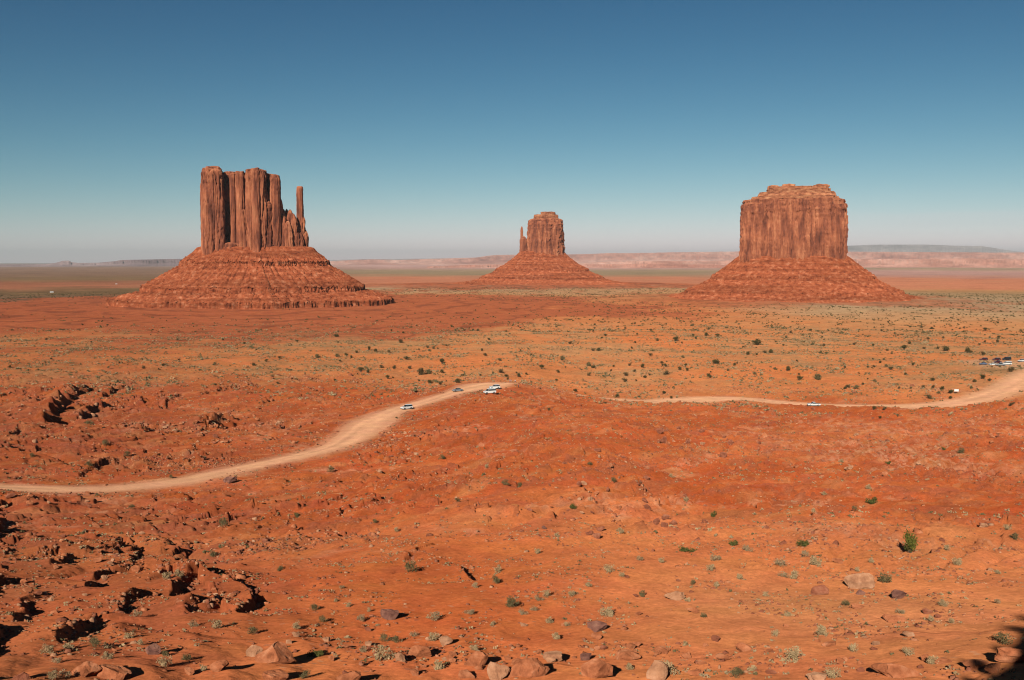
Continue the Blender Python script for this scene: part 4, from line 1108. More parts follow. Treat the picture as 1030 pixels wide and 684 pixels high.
# --- dark shrubs of the plain (picture column, row of the foot, width)
for px, y, w in [(338, 339, 7), (403, 345, 8), (371, 352, 7), (378, 354, 6), (359, 355, 6), (319, 360, 8), (339, 359, 7), (348, 358, 6), (281, 361, 6), (342, 364, 5), (391, 355, 6), (409, 362, 8), (436, 351, 6), (449, 348, 5),
                 (488, 358, 6), (503, 363, 6), (445, 366, 10), (396, 371, 7), (412, 371, 7), (384, 370, 7), (363, 374, 9), (370, 375, 7), (390, 381, 7), (423, 377, 13), (431, 376, 11), (444, 375, 7), (483, 378, 5), (432, 386, 8), (443, 387, 8),
                 (460, 385, 10), (503, 375, 9), (509, 379, 6), (394, 333, 4), (481, 333, 5), (279, 386, 5), (268, 364, 5), (255, 368, 6), (609, 338, 7), (598, 327, 5), (598, 331, 4), (573, 346, 6), (566, 361, 7), (545, 371, 9), (561, 375, 6),
                 (602, 353, 7), (596, 353, 5), (592, 368, 9), (597, 370, 7), (593, 378, 6), (617, 369, 5), (633, 368, 5), (647, 370, 8), (629, 384, 9), (629, 378, 8), (649, 380, 6), (654, 358, 6), (655, 333, 5), (661, 343, 5), (680, 343, 10), (697, 338, 5),
                 (700, 341, 5), (710, 338, 7), (722, 339, 6), (687, 360, 5), (669, 369, 6), (670, 377, 10), (683, 372, 7), (691, 373, 6), (720, 366, 12), (732, 373, 5), (713, 379, 7), (668, 396, 8), (675, 401, 6), (643, 400, 5), (621, 400, 7),
                 (762, 347, 13), (752, 357, 9), (761, 357, 5), (769, 355, 6), (776, 355, 7), (579, 394, 7), (609, 406, 5), (522, 379, 8), (696, 328, 5), (552, 413, 5), (775, 355, 7), (791, 340, 5), (795, 335, 5), (815, 333, 5), (829, 348, 5),
                 (817, 347, 5), (788, 348, 4), (859, 347, 6), (878, 348, 5), (839, 354, 3), (892, 353, 4), (897, 356, 4), (889, 362, 4), (909, 352, 9), (915, 346, 7), (929, 351, 5), (943, 351, 6), (952, 353, 13), (973, 355, 9), (989, 357, 7),
                 (822, 382, 13), (804, 382, 8), (792, 373, 9), (780, 372, 6), (852, 390, 7), (861, 391, 7), (896, 372, 6), (873, 370, 4), (850, 370, 4), (904, 391, 4), (929, 390, 5), (935, 401, 8), (948, 392, 6), (956, 396, 8), (944, 396, 5),
                 (988, 381, 9), (1017, 408, 7), (879, 412, 7), (890, 412, 5), (885, 421, 6), (903, 419, 6), (887, 333, 4), (900, 336, 4), (908, 337, 3), (929, 335, 4), (949, 340, 4), (937, 331, 5), (991, 333, 6), (956, 401, 6), (1016, 374, 8), (399, 421, 5)]:
    juniper(px, y, w)
r2 = np.random.default_rng(31)
k = 0
while k < 150:
    px = float(r2.uniform(10, 1025)); y = float(r2.uniform(324, 392))
    if px < 300 and y > 372: continue
    if r2.uniform() > (0.5 if y > 345 else 0.9) * (1.0 if px > 560 else 0.6): continue
    if px < 520 and y > 384: continue
    juniper(px, y, float(r2.uniform(2.6, 5.5)) * (0.8 + (y - 324) / 160)); k += 1

# --- near plants
jt = juniper(916, 556, 20, 1.3, label='small bright green juniper tree standing alone on the lower right slope')
v, f = crown(777, 800, 9, 0.045, 1.1, 0.05, 0.6); jme = new_mesh('foliage', v, f); jme.materials.append(leaf_mat('bright juniper green', (0.070, 0.075, 0.018), (0.185, 0.185, 0.045), 0.3)); jt.children[0].data = jme
bush(809, 549, 17, 'green', .7, 'dark green spreading bush on the right slope above the pale clumps'); bush(891, 586, 20, 'olive', .9, 'round grey-olive bush touching the big pale boulder on the right')
bush(413, 575, 22, 'olive', .75, 'round dark bush under the small ledge on the lower slope, centre left'); bush(692, 555, 24, 'green', .45, 'long low green bush on the right slope, left of a round one')
bush(737, 549, 14, 'green', .9, 'round dark green bush on the slope below the right butte'); bush(320, 660, 22, 'green', .7, 'wide green bush beside the large boulder at lower left')
for px, y, w, kd in [(809, 560, 13, 'straw'), (786, 569, 15, 'straw'), (822, 569, 16, 'sage'), (788, 580, 13, 'straw'), (799, 582, 15, 'sage'), (876, 566, 9, 'sage'), (862, 575, 7, 'sage'), (953, 554, 10, 'sage'), (962, 568, 12, 'sage'),
                     (1004, 577, 8, 'sage'), (793, 620, 10, 'sage'), (825, 639, 18, 'sage'), (859, 656, 14, 'sage'), (913, 658, 12, 'sage'), (939, 668, 16, 'sage'), (798, 665, 24, 'sage'), (837, 682, 20, 'sage'), (937, 625, 11, 'sage'),
                     (958, 627, 9, 'sage'), (1004, 607, 9, 'straw'), (876, 507, 12, 'green'), (819, 516, 8, 'sage'), (860, 514, 8, 'olive'), (1013, 533, 9, 'sage'), (1021, 543, 9, 'olive'), (906, 617, 11, 'straw'), (950, 610, 11, 'sage'),
                     (1010, 648, 18, 'olive'), (576, 512, 9, 'green'), (624, 536, 10, 'sage'), (717, 520, 9, 'green'), (752, 554, 13, 'straw'), (720, 564, 14, 'straw'), (715, 574, 12, 'sage'), (612, 576, 13, 'sage'), (626, 580, 9, 'sage'),
                     (644, 564, 9, 'straw'), (665, 566, 9, 'sage'), (743, 583, 9, 'sage'), (697, 588, 8, 'olive'), (645, 600, 10, 'olive'), (592, 590, 9, 'sage'), (575, 600, 11, 'sage'), (542, 604, 11, 'straw'), (550, 600, 11, 'sage'),
                     (537, 614, 10, 'straw'), (526, 618, 12, 'straw'), (609, 620, 20, 'sage'), (552, 627, 13, 'sage'), (570, 630, 8, 'sage'), (559, 643, 12, 'sage'), (691, 605, 9, 'sage'), (708, 621, 8, 'olive'), (514, 611, 15, 'olive'),
                     (671, 678, 20, 'sage'), (689, 649, 10, 'sage'), (632, 674, 12, 'sage'), (742, 682, 14, 'olive'), (755, 675, 12, 'sage'), (541, 557, 10, 'sage'), (377, 526, 7, 'olive'), (299, 519, 6, 'green'), (316, 614, 11, 'olive'),
                     (399, 535, 8, 'sage'), (351, 610, 9, 'sage'), (338, 605, 7, 'sage'), (371, 615, 7, 'sage'), (364, 625, 12, 'straw'), (437, 624, 19, 'straw'), (298, 633, 11, 'sage'), (324, 626, 11, 'olive'), (386, 645, 12, 'olive'),
                     (398, 646, 11, 'olive'), (366, 656, 11, 'straw'), (384, 665, 24, 'sage'), (441, 673, 20, 'sage'), (417, 640, 11, 'straw'), (435, 645, 16, 'sage'), (501, 576, 11, 'sage'), (500, 587, 13, 'olive'), (513, 610, 12, 'olive'),
                     (496, 629, 10, 'sage'), (472, 618, 14, 'straw'), (478, 591, 9, 'sage'), (476, 654, 12, 'sage'), (306, 682, 14, 'olive'), (344, 592, 7, 'straw'), (281, 574, 8, 'olive'), (225, 530, 14, 'olive'), (215, 560, 10, 'olive'),
                     (181, 580, 12, 'sage'), (167, 583, 13, 'sage'), (195, 630, 13, 'straw'), (219, 632, 15, 'sage'), (254, 638, 12, 'olive'), (131, 642, 13, 'sage'), (165, 671, 16, 'sage'), (167, 660, 10, 'olive'), (139, 620, 11, 'straw'),
                     (57, 667, 12, 'straw'), (109, 663, 14, 'sage'), (95, 651, 14, 'olive'), (70, 653, 12, 'sage'), (142, 649, 10, 'sage'), (66, 682, 15, 'straw'), (53, 683, 14, 'sage'), (188, 664, 12, 'olive'), (204, 675, 10, 'sage'), (48, 657, 13, 'sage'),
                     (617, 485, 8, 'olive'), (577, 511, 7, 'green'), (593, 469, 6, 'olive'), (523, 490, 8, 'olive'), (873, 492, 9, 'sage'), (893, 467, 6, 'green'), (949, 453, 6, 'green'), (967, 456, 8, 'olive'), (846, 465, 7, 'sage'), (829, 498, 7, 'sage'),
                     (333, 475, 9, 'olive'), (298, 521, 7, 'olive'), (508, 488, 10, 'olive'), (460, 505, 7, 'olive'), (490, 471, 7, 'sage'), (446, 462, 8, 'olive'), (172, 481, 5, 'olive'), (90, 470, 8, 'olive'), (90, 429, 9, 'olive'), (106, 448, 9, 'olive'),
                     (132, 512, 7, 'olive'), (128, 459, 8, 'olive'), (32, 460, 6, 'olive'), (560, 540, 8, 'sage'), (675, 480, 6, 'sage'), (690, 505, 8, 'sage'), (720, 590, 9, 'sage'), (770, 600, 8, 'sage'), (780, 640, 10, 'sage'), (850, 610, 9, 'olive')]:
    bush(px, y, w * 1.22, kd)

# --- boulders
for px, y, w, kd, fl in [(865, 591, 29, 'pale', .62), (824, 598, 18, 'red', .6), (865, 598, 9, 'purple', .6), (902, 602, 15, 'purple', .62), (903, 625, 22, 'orange', .28), (914, 640, 12, 'pale', .45), (862, 612, 13, 'orange', .4), (843, 566, 11, 'orange', .5),
                         (902, 680, 46, 'orange', .36), (1015, 666, 36, 'orange', .5), (982, 672, 26, 'orange', .35), (931, 617, 10, 'red', .6), (944, 621, 7, 'red', .6), (833, 650, 15, 'orange', .4), (824, 684, 26, 'pale', .4), (990, 530, 9, 'pale', .5),
                         (679, 603, 22, 'pale', .5), (599, 635, 21, 'purple', .5), (601, 643, 12, 'orange', .5), (537, 680, 44, 'orange', .5), (556, 664, 22, 'pale', .5), (599, 681, 34, 'orange', .6), (588, 664, 13, 'purple', .8), (658, 682, 24, 'pale', .9),
                         (630, 663, 26, 'orange', .36), (666, 656, 18, 'orange', .5), (748, 655, 19, 'orange', .55), (730, 664, 16, 'orange', .5), (698, 616, 13, 'orange', .45), (392, 622, 19, 'purple', .65), (276, 666, 42, 'orange', .5), (449, 649, 15, 'pale', .8),
                         (422, 661, 24, 'orange', .75), (402, 665, 12, 'pale', .9), (417, 679, 11, 'orange', .7), (481, 669, 26, 'orange', .8), (503, 683, 24, 'pale', .9), (278, 686, 26, 'orange', .5), (351, 686, 30, 'orange', .5), (87, 679, 30, 'orange', .55),
                         (116, 684, 32, 'orange', .5), (153, 658, 18, 'purple', .6), (219, 675, 20, 'orange', .7), (256, 660, 18, 'pale', .8), (520, 668, 14, 'orange', .6), (470, 681, 18, 'orange', .5), (705, 668, 10, 'orange', .5), (640, 650, 10, 'orange', .5),
                         (455, 660, 9, 'orange', .7), (380, 660, 7, 'orange', .6), (948, 667, 14, 'orange', .5), (700, 680, 16, 'orange', .5), (775, 678, 12, 'red', .5), (720, 645, 9, 'red', .8), (232, 485, 14, 'purple', .5), (1000, 676, 18, 'orange', .5),
                         (137, 575, 12, 'orange', .6), (96, 530, 9, 'orange', .6), (30, 596, 10, 'orange', .6), (10, 500, 8, 'red', .6), (190, 678, 14, 'orange', .6), (22, 684, 16, 'red', .6), (600, 541, 9, 'red', .7), (593, 538, 8, 'red', .7),
                         (603, 534, 8, 'red', .8), (660, 527, 9, 'red', .7), (669, 522, 9, 'red', .7), (677, 528, 9, 'red', .7), (668, 530, 8, 'red', .7), (547, 532, 6, 'purple', .8), (651, 512, 8, 'red', .8), (648, 505, 7, 'red', .8), (582, 488, 6, 'red', .8),
                         (667, 445, 9, 'red', .9), (664, 436, 9, 'red', .9), (706, 435, 7, 'red', .7), (735, 448, 8, 'red', .9), (727, 460, 9, 'red', .7), (602, 454, 8, 'red', .5), (627, 461, 7, 'red', .5), (650, 482, 8, 'red', .6), (818, 412, 4, 'red', .8)]:
    boulder(px, y, w, kd, fl)
r3 = np.random.default_rng(77)
# rubble fields: clusters of larger blocks
for cx, cy, sx, sy, n_ in [(75, 606, 40, 20, 8), (170, 432, 22, 8, 14), (200, 432, 22, 8, 26), (215, 445, 14, 5, 14), (300, 440, 20, 9, 14), (255, 425, 25, 8, 12), (12, 418, 14, 6, 8), (410, 455, 22, 12, 16), (590, 500, 40, 22, 16), (370, 640, 120, 28, 12), (90, 560, 60, 22, 18), (215, 600, 28, 7, 16),
                            (850, 470, 60, 14, 14), (700, 445, 40, 12, 12), (600, 660, 110, 14, 14), (400, 668, 90, 10, 12), (860, 660, 80, 14, 10), (60, 505, 60, 14, 10), (560, 600, 90, 40, 8), (1000, 440, 25, 8, 8)]:
    for k in range(n_):
        px = float(np.clip(r3.normal(cx, sx * .6), 2, 1028)); y = float(np.clip(r3.normal(cy, sy * .6), 398, 683))
        boulder(px, y, float(r3.uniform(3.5, 8.5)) * (0.65 + max(0, y - 420) / 420), str(r3.choice(['orange', 'red', 'orange', 'pale'])), float(r3.uniform(.4, .8)))

# --- broken slabs below the scarps
r6 = np.random.default_rng(41)
def scarp_debris(kd):
    Pn, Sz = [], []
    for Q, H in SCP:
        L = float(np.hypot(*np.diff(Q, axis=0).T).sum()); n_ = int((6 + L * 1.6 * min(1.0, 120 / float(np.hypot(*Q[0]))) + H * 6) * (0.2 if H > 2.8 else 0.7))
        t = r6.uniform(0, 1, n_) * (len(Q) - 1); i = np.minimum(t.astype(int), len(Q) - 2); f = (t - i)[:, None]
        C = Q[i] * (1 - f) + Q[i + 1] * f; d = np.abs(r6.normal(size=n_)) * 1.3 * H * r6.choice([1, 1, 1, -0.7], n_)
        X = C[:, 0] + SDX * d + r6.normal(size=n_) * .5 * H; Y = C[:, 1] + SDY * d + r6.normal(size=n_) * .5 * H
        k = np.abs(np.arctan2(X, Y)) < radians(29.8); X, Y = X[k], Y[k]
        Pn.append(np.column_stack([X, Y, on_land(X, Y)])); Sz.append(r6.gamma(2.0, 0.10 * max(H, .8), len(X)) + 0.12)
    return np.vstack(Pn), np.concatenate(Sz)
# --- uncountable: small stones and small tufts
def on_land(X, Y):
    a = np.arctan2(X, Y); r = np.hypot(X, Y)
    i = np.clip((a - ain[0]) / (ain[1] - ain[0]), 0, NI - 1.001).astype(int); j = np.clip(np.searchsorted(RR, r) - 1, 0, NR - 2)
    fj = np.clip((r - RR[j]) / (RR[j + 1] - RR[j]), 0, 1)
    return GZ[j, i] * (1 - fj) + GZ[j + 1, i] * fj
def scatter(n_, r0, r1, r_, keep):
    out = []
    while sum(len(o) for o in out) < n_:
        r = np.sqrt(r_.uniform(r0 ** 2, r1 ** 2, n_ * 2)); a = np.radians(r_.uniform(-29.5, 29.5, n_ * 2))
        X, Y = r * np.sin(a), r * np.cos(a)
        m_ = r_.uniform(size=len(X)) < keep(X, Y); out.append(np.stack([X[m_], Y[m_]], axis=1))
    P = np.vstack(out)[:n_]
    m_ = (P[:, 1] > 0)
    D, Z, W = road_field(P[:, 0], P[:, 1]); m_ &= D > W * 0.95
    P = P[m_]
    return np.column_stack([P, on_land(P[:, 0], P[:, 1])])
CUBE = np.array([[-1, -1, -1], [1, -1, -1], [1, 1, -1], [-1, 1, -1], [-1, -1, 1], [1, -1, 1], [1, 1, 1], [-1, 1, 1]], float)
CF = np.array([[0, 3, 2, 1], [4, 5, 6, 7], [0, 1, 5, 4], [1, 2, 6, 5], [2, 3, 7, 6], [3, 0, 4, 7]])
def stones(P, S, r_):
    n_ = len(P); V = CUBE[None] * r_.uniform(0.55, 1.0, (n_, 8, 3))
    V[:, 4:, :2] *= r_.uniform(0.4, 0.85, (n_, 1, 1)); V *= np.stack([S, S * r_.uniform(.5, .9, n_), S * r_.uniform(.35, .8, n_)], axis=1)[:, None] * 0.5
    a = r_.uniform(0, 2 * pi, n_); c, s = np.cos(a)[:, None], np.sin(a)[:, None]; b_ = r_.normal(scale=.25, size=n_)[:, None]
    x = V[..., 0] * c - V[..., 1] * s; y = V[..., 0] * s + V[..., 1] * c; z = V[..., 2] + x * b_
    W = np.stack([x, y, z], axis=-1) + P[:, None]
    return W.reshape(-1, 3), (CF[None] + 8 * np.arange(n_)[:, None, None]).reshape(-1, 4)
def clump(X, Y): return sst(-0.1, 0.35, fbm(X, Y, 9.0, 3, 901)) + 0.05
def clump2(X, Y): return np.clip(rocky(X, Y), 0, 1) * sst(-0.05, 0.3, fbm(X, Y, 24.0, 3, 911)) + 0.04
r4 = np.random.default_rng(5)
for kd, seed_off in (('orange', 0), ('red', 1), ('pale', 2)):
    A = []
    nf = {'orange': 1.2, 'red': 1.3, 'pale': 0.5}[kd]
    P = scatter(int(2600 * nf), 47, 130, r4, clump); A.append((P, r4.gamma(2.0, 0.07, len(P)) + 0.06))
    P = scatter(int(5200 * nf), 110, 300, r4, clump2); A.append((P, r4.gamma(2.0, 0.14, len(P)) + 0.12))
    P = scatter(int(4200 * nf), 280, 560, r4, clump2); A.append((P, r4.gamma(2.0, 0.28, len(P)) + 0.25))
    A.append(scarp_debris(kd))
    W = stones(np.vstack([a[0] for a in A]), np.concatenate([a[1] for a in A]), r4)
    o = link('loose_stones', new_mesh('loose_stones', *W), M_rock[kd]); tag(o, {'orange': 'orange', 'red': 'dark red', 'pale': 'pale'}[kd] + ' loose stones strewn over the slopes', 'stones', kind='stuff')
def tufts(P, S, r_, per=9):
    n_ = len(P); D = r_.normal(size=(n_, per, 3)); D /= np.linalg.norm(D, axis=2)[..., None]; D[..., 2] = np.abs(D[..., 2])
    Q = P[:, None] + D * S[:, None, None] * r_.uniform(0.2, 0.5, (n_, per, 1)) * np.array([1, 1, .8])
    s = np.repeat(S, per)[:, None] * 0.20
    return quads(Q.reshape(-1, 3), D.reshape(-1, 3), s, r_)
r5 = np.random.default_rng(9)
def patch(X, Y): return (sst(-0.2, 0.4, fbm(X, Y, 40.0, 3, 921)) + 0.08) * (0.30 + 0.70 * sst(0.78, 0.95, np.hypot(X - BC['w'][0], (Y - BC['w'][1]) * 0.75) / 660.0))
for kd, mt, nn in (('sage', M_sageleaf, (900, 2200, 2600)), ('olive', M_oliveleaf, (450, 1600, 5200)), ('straw', M_strawleaf, (900, 2000, 2400))):
    A = []
    P = scatter(nn[0], 47, 140, r5, clump); A.append((P, r5.uniform(.18, .5, len(P))))
    P = scatter(nn[1], 120, 420, r5, patch); A.append((P, r5.uniform(.3, 1.0, len(P))))
    P = scatter(int(nn[2] * 3.2), 420, 1150, r5, patch); A.append((P, 0.55 + r5.gamma(2.0, 0.38, len(P))))
    W = tufts(np.vstack([a[0] for a in A]), np.concatenate([a[1] for a in A]), r5)
    tag(link('low_scrub', new_mesh('low_scrub', *W), mt), {'sage': 'small grey sage tufts', 'olive': 'small olive tufts', 'straw': 'dry straw-coloured tufts'}[kd] + ' scattered over slope and plain', 'scrub', kind='stuff')
P = scatter(8000, 1000, 2700, r5, lambda X, Y: patch(X, Y) * (1 - 0.9 * (np.hypot(X - BC['w'][0], Y - BC['w'][1]) < 420)) * (1 - 0.95 * (np.hypot(X - BC['m'][0], Y - BC['m'][1]) < 330)))
W = tufts(P, r5.uniform(1.8, 4.6, len(P)), r5, 8)
tag(link('low_scrub', new_mesh('low_scrub', *W), M_juniper), 'dark green scrub speckling the far plain', 'scrub', kind='stuff')

# shrubs on the rim beside the viewpoint; their shadows reach the bottom right of the picture
for k, (x, y, w) in enumerate([(8.4, 3.3, 1.3), (11.2, 4.6, 1.6), (13.6, 4.9, 2.1), (16.5, 5.6, 2.4), (6.6, 2.6, .9), (2.7, 2.25, .9), (4.6, 2.5, 1.1), (10.0, 3.8, 1.4), (19, 7, 2.2)]):
    e = empty('juniper_shrub', (x, y, ground_at(x, y) if False else float(land(np.array([x]), np.array([y]))[0]) - 0.05)); e.scale = (w, w, w * (1.9 if x < 6 else 1.1))
    link('foliage', JUN[k % 5][0], None, e); link('trunk', JUN[k % 5][1], None, e)
    tag(e, 'juniper on the cliff rim beside the viewpoint, outside the picture at right', 'shrub', 'junipers on the cliff rim')

# --- vehicles
M_white = plain_mat('white car paint', (0.80, 0.80, 0.78), 0.25, coat=0.5, var=0.03); M_silver = plain_mat('silver car paint', (0.45, 0.48, 0.50), 0.3, metal=0.5, coat=0.5, var=0.03)
M_dark = plain_mat('dark car paint', (0.04, 0.03, 0.03), 0.25, coat=0.6, var=0.1); M_maroon = plain_mat('maroon car paint', (0.11, 0.018, 0.02), 0.25, coat=0.6, var=0.1)
M_blue = plain_mat('blue grey car paint', (0.14, 0.18, 0.28), 0.3, coat=0.5, var=0.05); M_glass = plain_mat('dark car glass', (0.02, 0.028, 0.03), 0.08, var=0.1)
M_tyre = plain_mat('black tyre rubber', (0.02, 0.02, 0.02), 0.85, var=0.2); M_rim = plain_mat('grey wheel rim', (0.4, 0.4, 0.4), 0.35, metal=0.8, var=0.05)
M_lamp = plain_mat('clear headlight', (0.75, 0.75, 0.72), 0.1, var=0.02); M_tail = plain_mat('red tail light', (0.4, 0.02, 0.02), 0.2, var=0.05); M_trim = plain_mat('grey plastic trim', (0.06, 0.06, 0.06), 0.6, var=0.1)

def prism(sections, prof_w=None, bev=0.06):
    """body from a side outline [(x,z)], extruded across; upper points drawn in"""
    b_ = bmesh.new(); L_ = []
    for s in (-1, 1): L_.append([b_.verts.new((x, s * w, z)) for x, z, w in sections])
    n_ = len(sections)
    b_.faces.new(L_[0]); b_.faces.new(L_[1][::-1])
    for i in range(n_): b_.faces.new((L_[0][i], L_[1][i], L_[1][(i + 1) % n_], L_[0][(i + 1) % n_]))
    bmesh.ops.recalc_face_normals(b_, faces=b_.faces)
    if bev: bmesh.ops.bevel(b_, geom=list(b_.edges), offset=bev, segments=2, affect='EDGES', clamp_overlap=True)
    return b_
def bput(name, b_, mat, parent):
    me_ = bpy.data.meshes.new(name); b_.to_mesh(me_); b_.free()
    return link(name, me_, mat, parent)
def cyl(x, y, z, r_, w, seg=20):
    b_ = bmesh.new(); bmesh.ops.create_cone(b_, cap_ends=True, segments=seg, radius1=r_, radius2=r_, depth=w)
    bmesh.ops.rotate(b_, verts=b_.verts, cent=(0, 0, 0), matrix=Matrix.Rotation(pi / 2, 3, 'X'))
    bmesh.ops.bevel(b_, geom=[e for e in b_.edges if abs(e.verts[0].co.y - e.verts[1].co.y) < 1e-5], offset=min(.03, r_ * .15), segments=2, affect='EDGES')
    bmesh.ops.translate(b_, verts=b_.verts, vec=(x, y, z)); return b_
def box(x0, x1, y0, y1, z0, z1, bev=0.02):
    b_ = bmesh.new(); bmesh.ops.create_cube(b_, size=1)
    for v in b_.verts: v.co = ((x0 + x1) / 2 + v.co.x * (x1 - x0), (y0 + y1) / 2 + v.co.y * (y1 - y0), (z0 + z1) / 2 + v.co.z * (z1 - z0))
    if bev: bmesh.ops.bevel(b_, geom=list(b_.edges), offset=bev, segments=1, affect='EDGES')
    return b_

def vehicle(kind, name, paint, loc, rz):
    t = empty(name, loc, rz)
    if kind == 'suv':
        L, W, H = 4.7, .92, 1.78
        body = [(-2.3, .42, W), (-2.34, .75, W), (-2.28, 1.08, W * .97), (0.95, 1.08, W * .97), (2.15, .98, W * .93), (2.34, .72, W * .92), (2.32, .42, W * .92), (1.9, .32, W), (-2.0, .32, W)]
        glass = [(-2.2, 1.06, W * .93), (-2.02, 1.64, W * .80), (.15, 1.66, W * .80), (.98, 1.06, W * .93)]; roof = [(-2.06, 1.62, W * .81), (-1.98, 1.72, W * .76), (.05, 1.75, W * .76), (.20, 1.63, W * .81)]
    elif kind == 'van':
        L, W, H = 5.2, .98, 2.1
        body = [(-2.55, .42, W), (-2.6, .9, W), (-2.56, 1.25, W * .98), (1.45, 1.25, W * .98), (2.3, 1.08, W * .94), (2.58, .8, W * .92), (2.56, .42, W * .92), (2.1, .32, W), (-2.2, .32, W)]
        glass = [(-2.5, 1.23, W * .96), (-2.42, 1.86, W * .86), (.75, 1.88, W * .86), (1.55, 1.23, W * .96)]; roof = [(-2.46, 1.84, W * .87), (-2.35, 2.04, W * .80), (.6, 2.06, W * .80), (.82, 1.85, W * .87)]
    elif kind == 'pickup':
        L, W, H = 5.6, .98, 1.85
        body = [(-2.78, .55, W), (-2.8, .85, W), (-2.78, 1.12, W), (-.55, 1.12, W * .99), (1.2, 1.16, W * .98), (2.55, 1.06, W * .95), (2.78, .8, W * .94), (2.76, .46, W * .94), (2.2, .42, W), (-2.5, .42, W)]
        glass = [(-.62, 1.10, W * .95), (-.52, 1.72, W * .84), (.55, 1.74, W * .84), (1.2, 1.14, W * .95)]; roof = [(-.58, 1.70, W * .85), (-.45, 1.84, W * .79), (.45, 1.86, W * .79), (.60, 1.71, W * .85)]
    else:
        L, W, H = 4.6, .90, 1.46
        body = [(-2.22, .40, W * .94), (-2.28, .68, W * .94), (-2.18, .95, W * .93), (-1.2, .98, W * .97), (1.0, .95, W * .97), (2.05, .82, W * .92), (2.28, .62, W * .88), (2.26, .36, W * .88), (1.9, .26, W), (-2.0, .26, W)]
        glass = [(-1.65, .93, W * .90), (-1.0, 1.34, W * .74), (.12, 1.36, W * .74), (.98, .92, W * .90)]; roof = [(-1.06, 1.32, W * .75), (-.92, 1.42, W * .70), (.02, 1.44, W * .70), (.18, 1.33, W * .75)]
    bput('body', prism(body), paint, t); bput('windows', prism(glass, bev=.03), M_glass, t); bput('roof', prism(roof, bev=.03), paint, t)
    hx = L / 2 - .05; zf = .62 if kind == 'sedan' else .78
    for s in (-1, 1):
        bput('headlight', box(hx - .10, hx + .03, s * W * .72 - .17, s * W * .72 + .17, zf - .08, zf + .08), M_lamp, t)
        bput('tail_light', box(-hx - .03, -hx + .10, s * W * .80 - .09, s * W * .80 + .09, zf, zf + .26), M_tail, t)
        bput('side_mirror', box(.75, .90, s * (W + .02) - .09, s * (W + .02) + .09, 1.02 if kind == 'sedan' else 1.2, 1.14 if kind == 'sedan' else 1.36), paint, t)
        for x in (-L * .31, L * .31):
            wr = .33 if kind == 'sedan' else .38
            w_ = bput('wheel', cyl(x, s * (W - .08), wr, wr, .24), M_tyre, t); bput('rim', cyl(x, s * (W + .035), wr, wr * .58, .03), M_rim, w_)
    bput('bumper', box(hx - .06, hx + .07, -W * .86, W * .86, .34, .52), M_trim, t); bput('bumper', box(-hx - .07, -hx + .06, -W * .86, W * .86, .34, .54), M_trim, t)
    if kind == 'pickup': bput('cargo_bed', box(-2.62, -.72, -W * .86, W * .86, 1.10, 1.135, 0), M_trim, t)
    return t

def veh(kind, name, paint, px, y, head, label, cat, group):
    x, y_, z, r = put(px, y)
    t = vehicle(kind, name, paint, (x, y_, z + 0.10), head); tag(t, label, cat, group)
GR1 = 'vehicles on the near road'; GR2 = 'vehicles in the far parking lot'
veh('van', 'white_van', M_white, 492.5, 396.0, radians(205), 'white van at the widened bend, nearer of the two parked together', 'van', GR1)
veh('suv', 'white_car', M_white, 497.5, 391.2, radians(198), 'white off-road car with dark roof windows, farther of two at the bend', 'car', GR1)
veh('suv', 'white_car', M_white, 409.0, 411.8, radians(222), 'white car driving down the road, leftmost vehicle', 'car', GR1)
veh('sedan', 'silver_car', M_silver, 460.2, 393.9, radians(212), 'small dark-topped silver car on the road just left of the bend', 'car', GR1)
veh('pickup', 'white_pickup', M_white, 818.5, 408.6, radians(178), 'white pickup truck alone on the straight road under the right butte', 'pickup truck', GR1)
veh('suv', 'maroon_car', M_maroon, 989.5, 362.6, radians(175), 'dark maroon car at the left end of the rear row in the far lot', 'car', GR2)
veh('sedan', 'blue_car', M_blue, 988.8, 366.9, radians(182), 'blue-grey car at the left end of the front row in the far lot', 'car', GR2)
veh('suv', 'maroon_car', M_maroon, 1002.3, 362.6, radians(178), 'dark maroon car in the middle of the rear row in the far lot', 'car', GR2)
veh('sedan', 'white_car', M_white, 998.3, 367.4, radians(186), 'small white car in the front row of the far lot, beside the blue one', 'car', GR2)
veh('van', 'dark_van', M_dark, 1012.5, 362.4, radians(180), 'long dark van at the right of the rear row in the far lot', 'van', GR2)
veh('van', 'white_van', M_white, 1012.8, 367.0, radians(176), 'large white van in the front row of the far lot', 'van', GR2)
veh('pickup', 'silver_pickup', M_silver, 1006.8, 368.0, radians(170), 'silver pickup just left of the large white van in the far lot', 'pickup truck', GR2)
veh('suv', 'white_car', M_white, 1027.5, 364.0, radians(200), 'white car at the very right edge of the picture by the far lot', 'car', GR2)
veh('sedan', 'maroon_car', M_maroon, 1003.6, 365.2, radians(180), 'low maroon car between the two rows of the far lot', 'car', GR2)

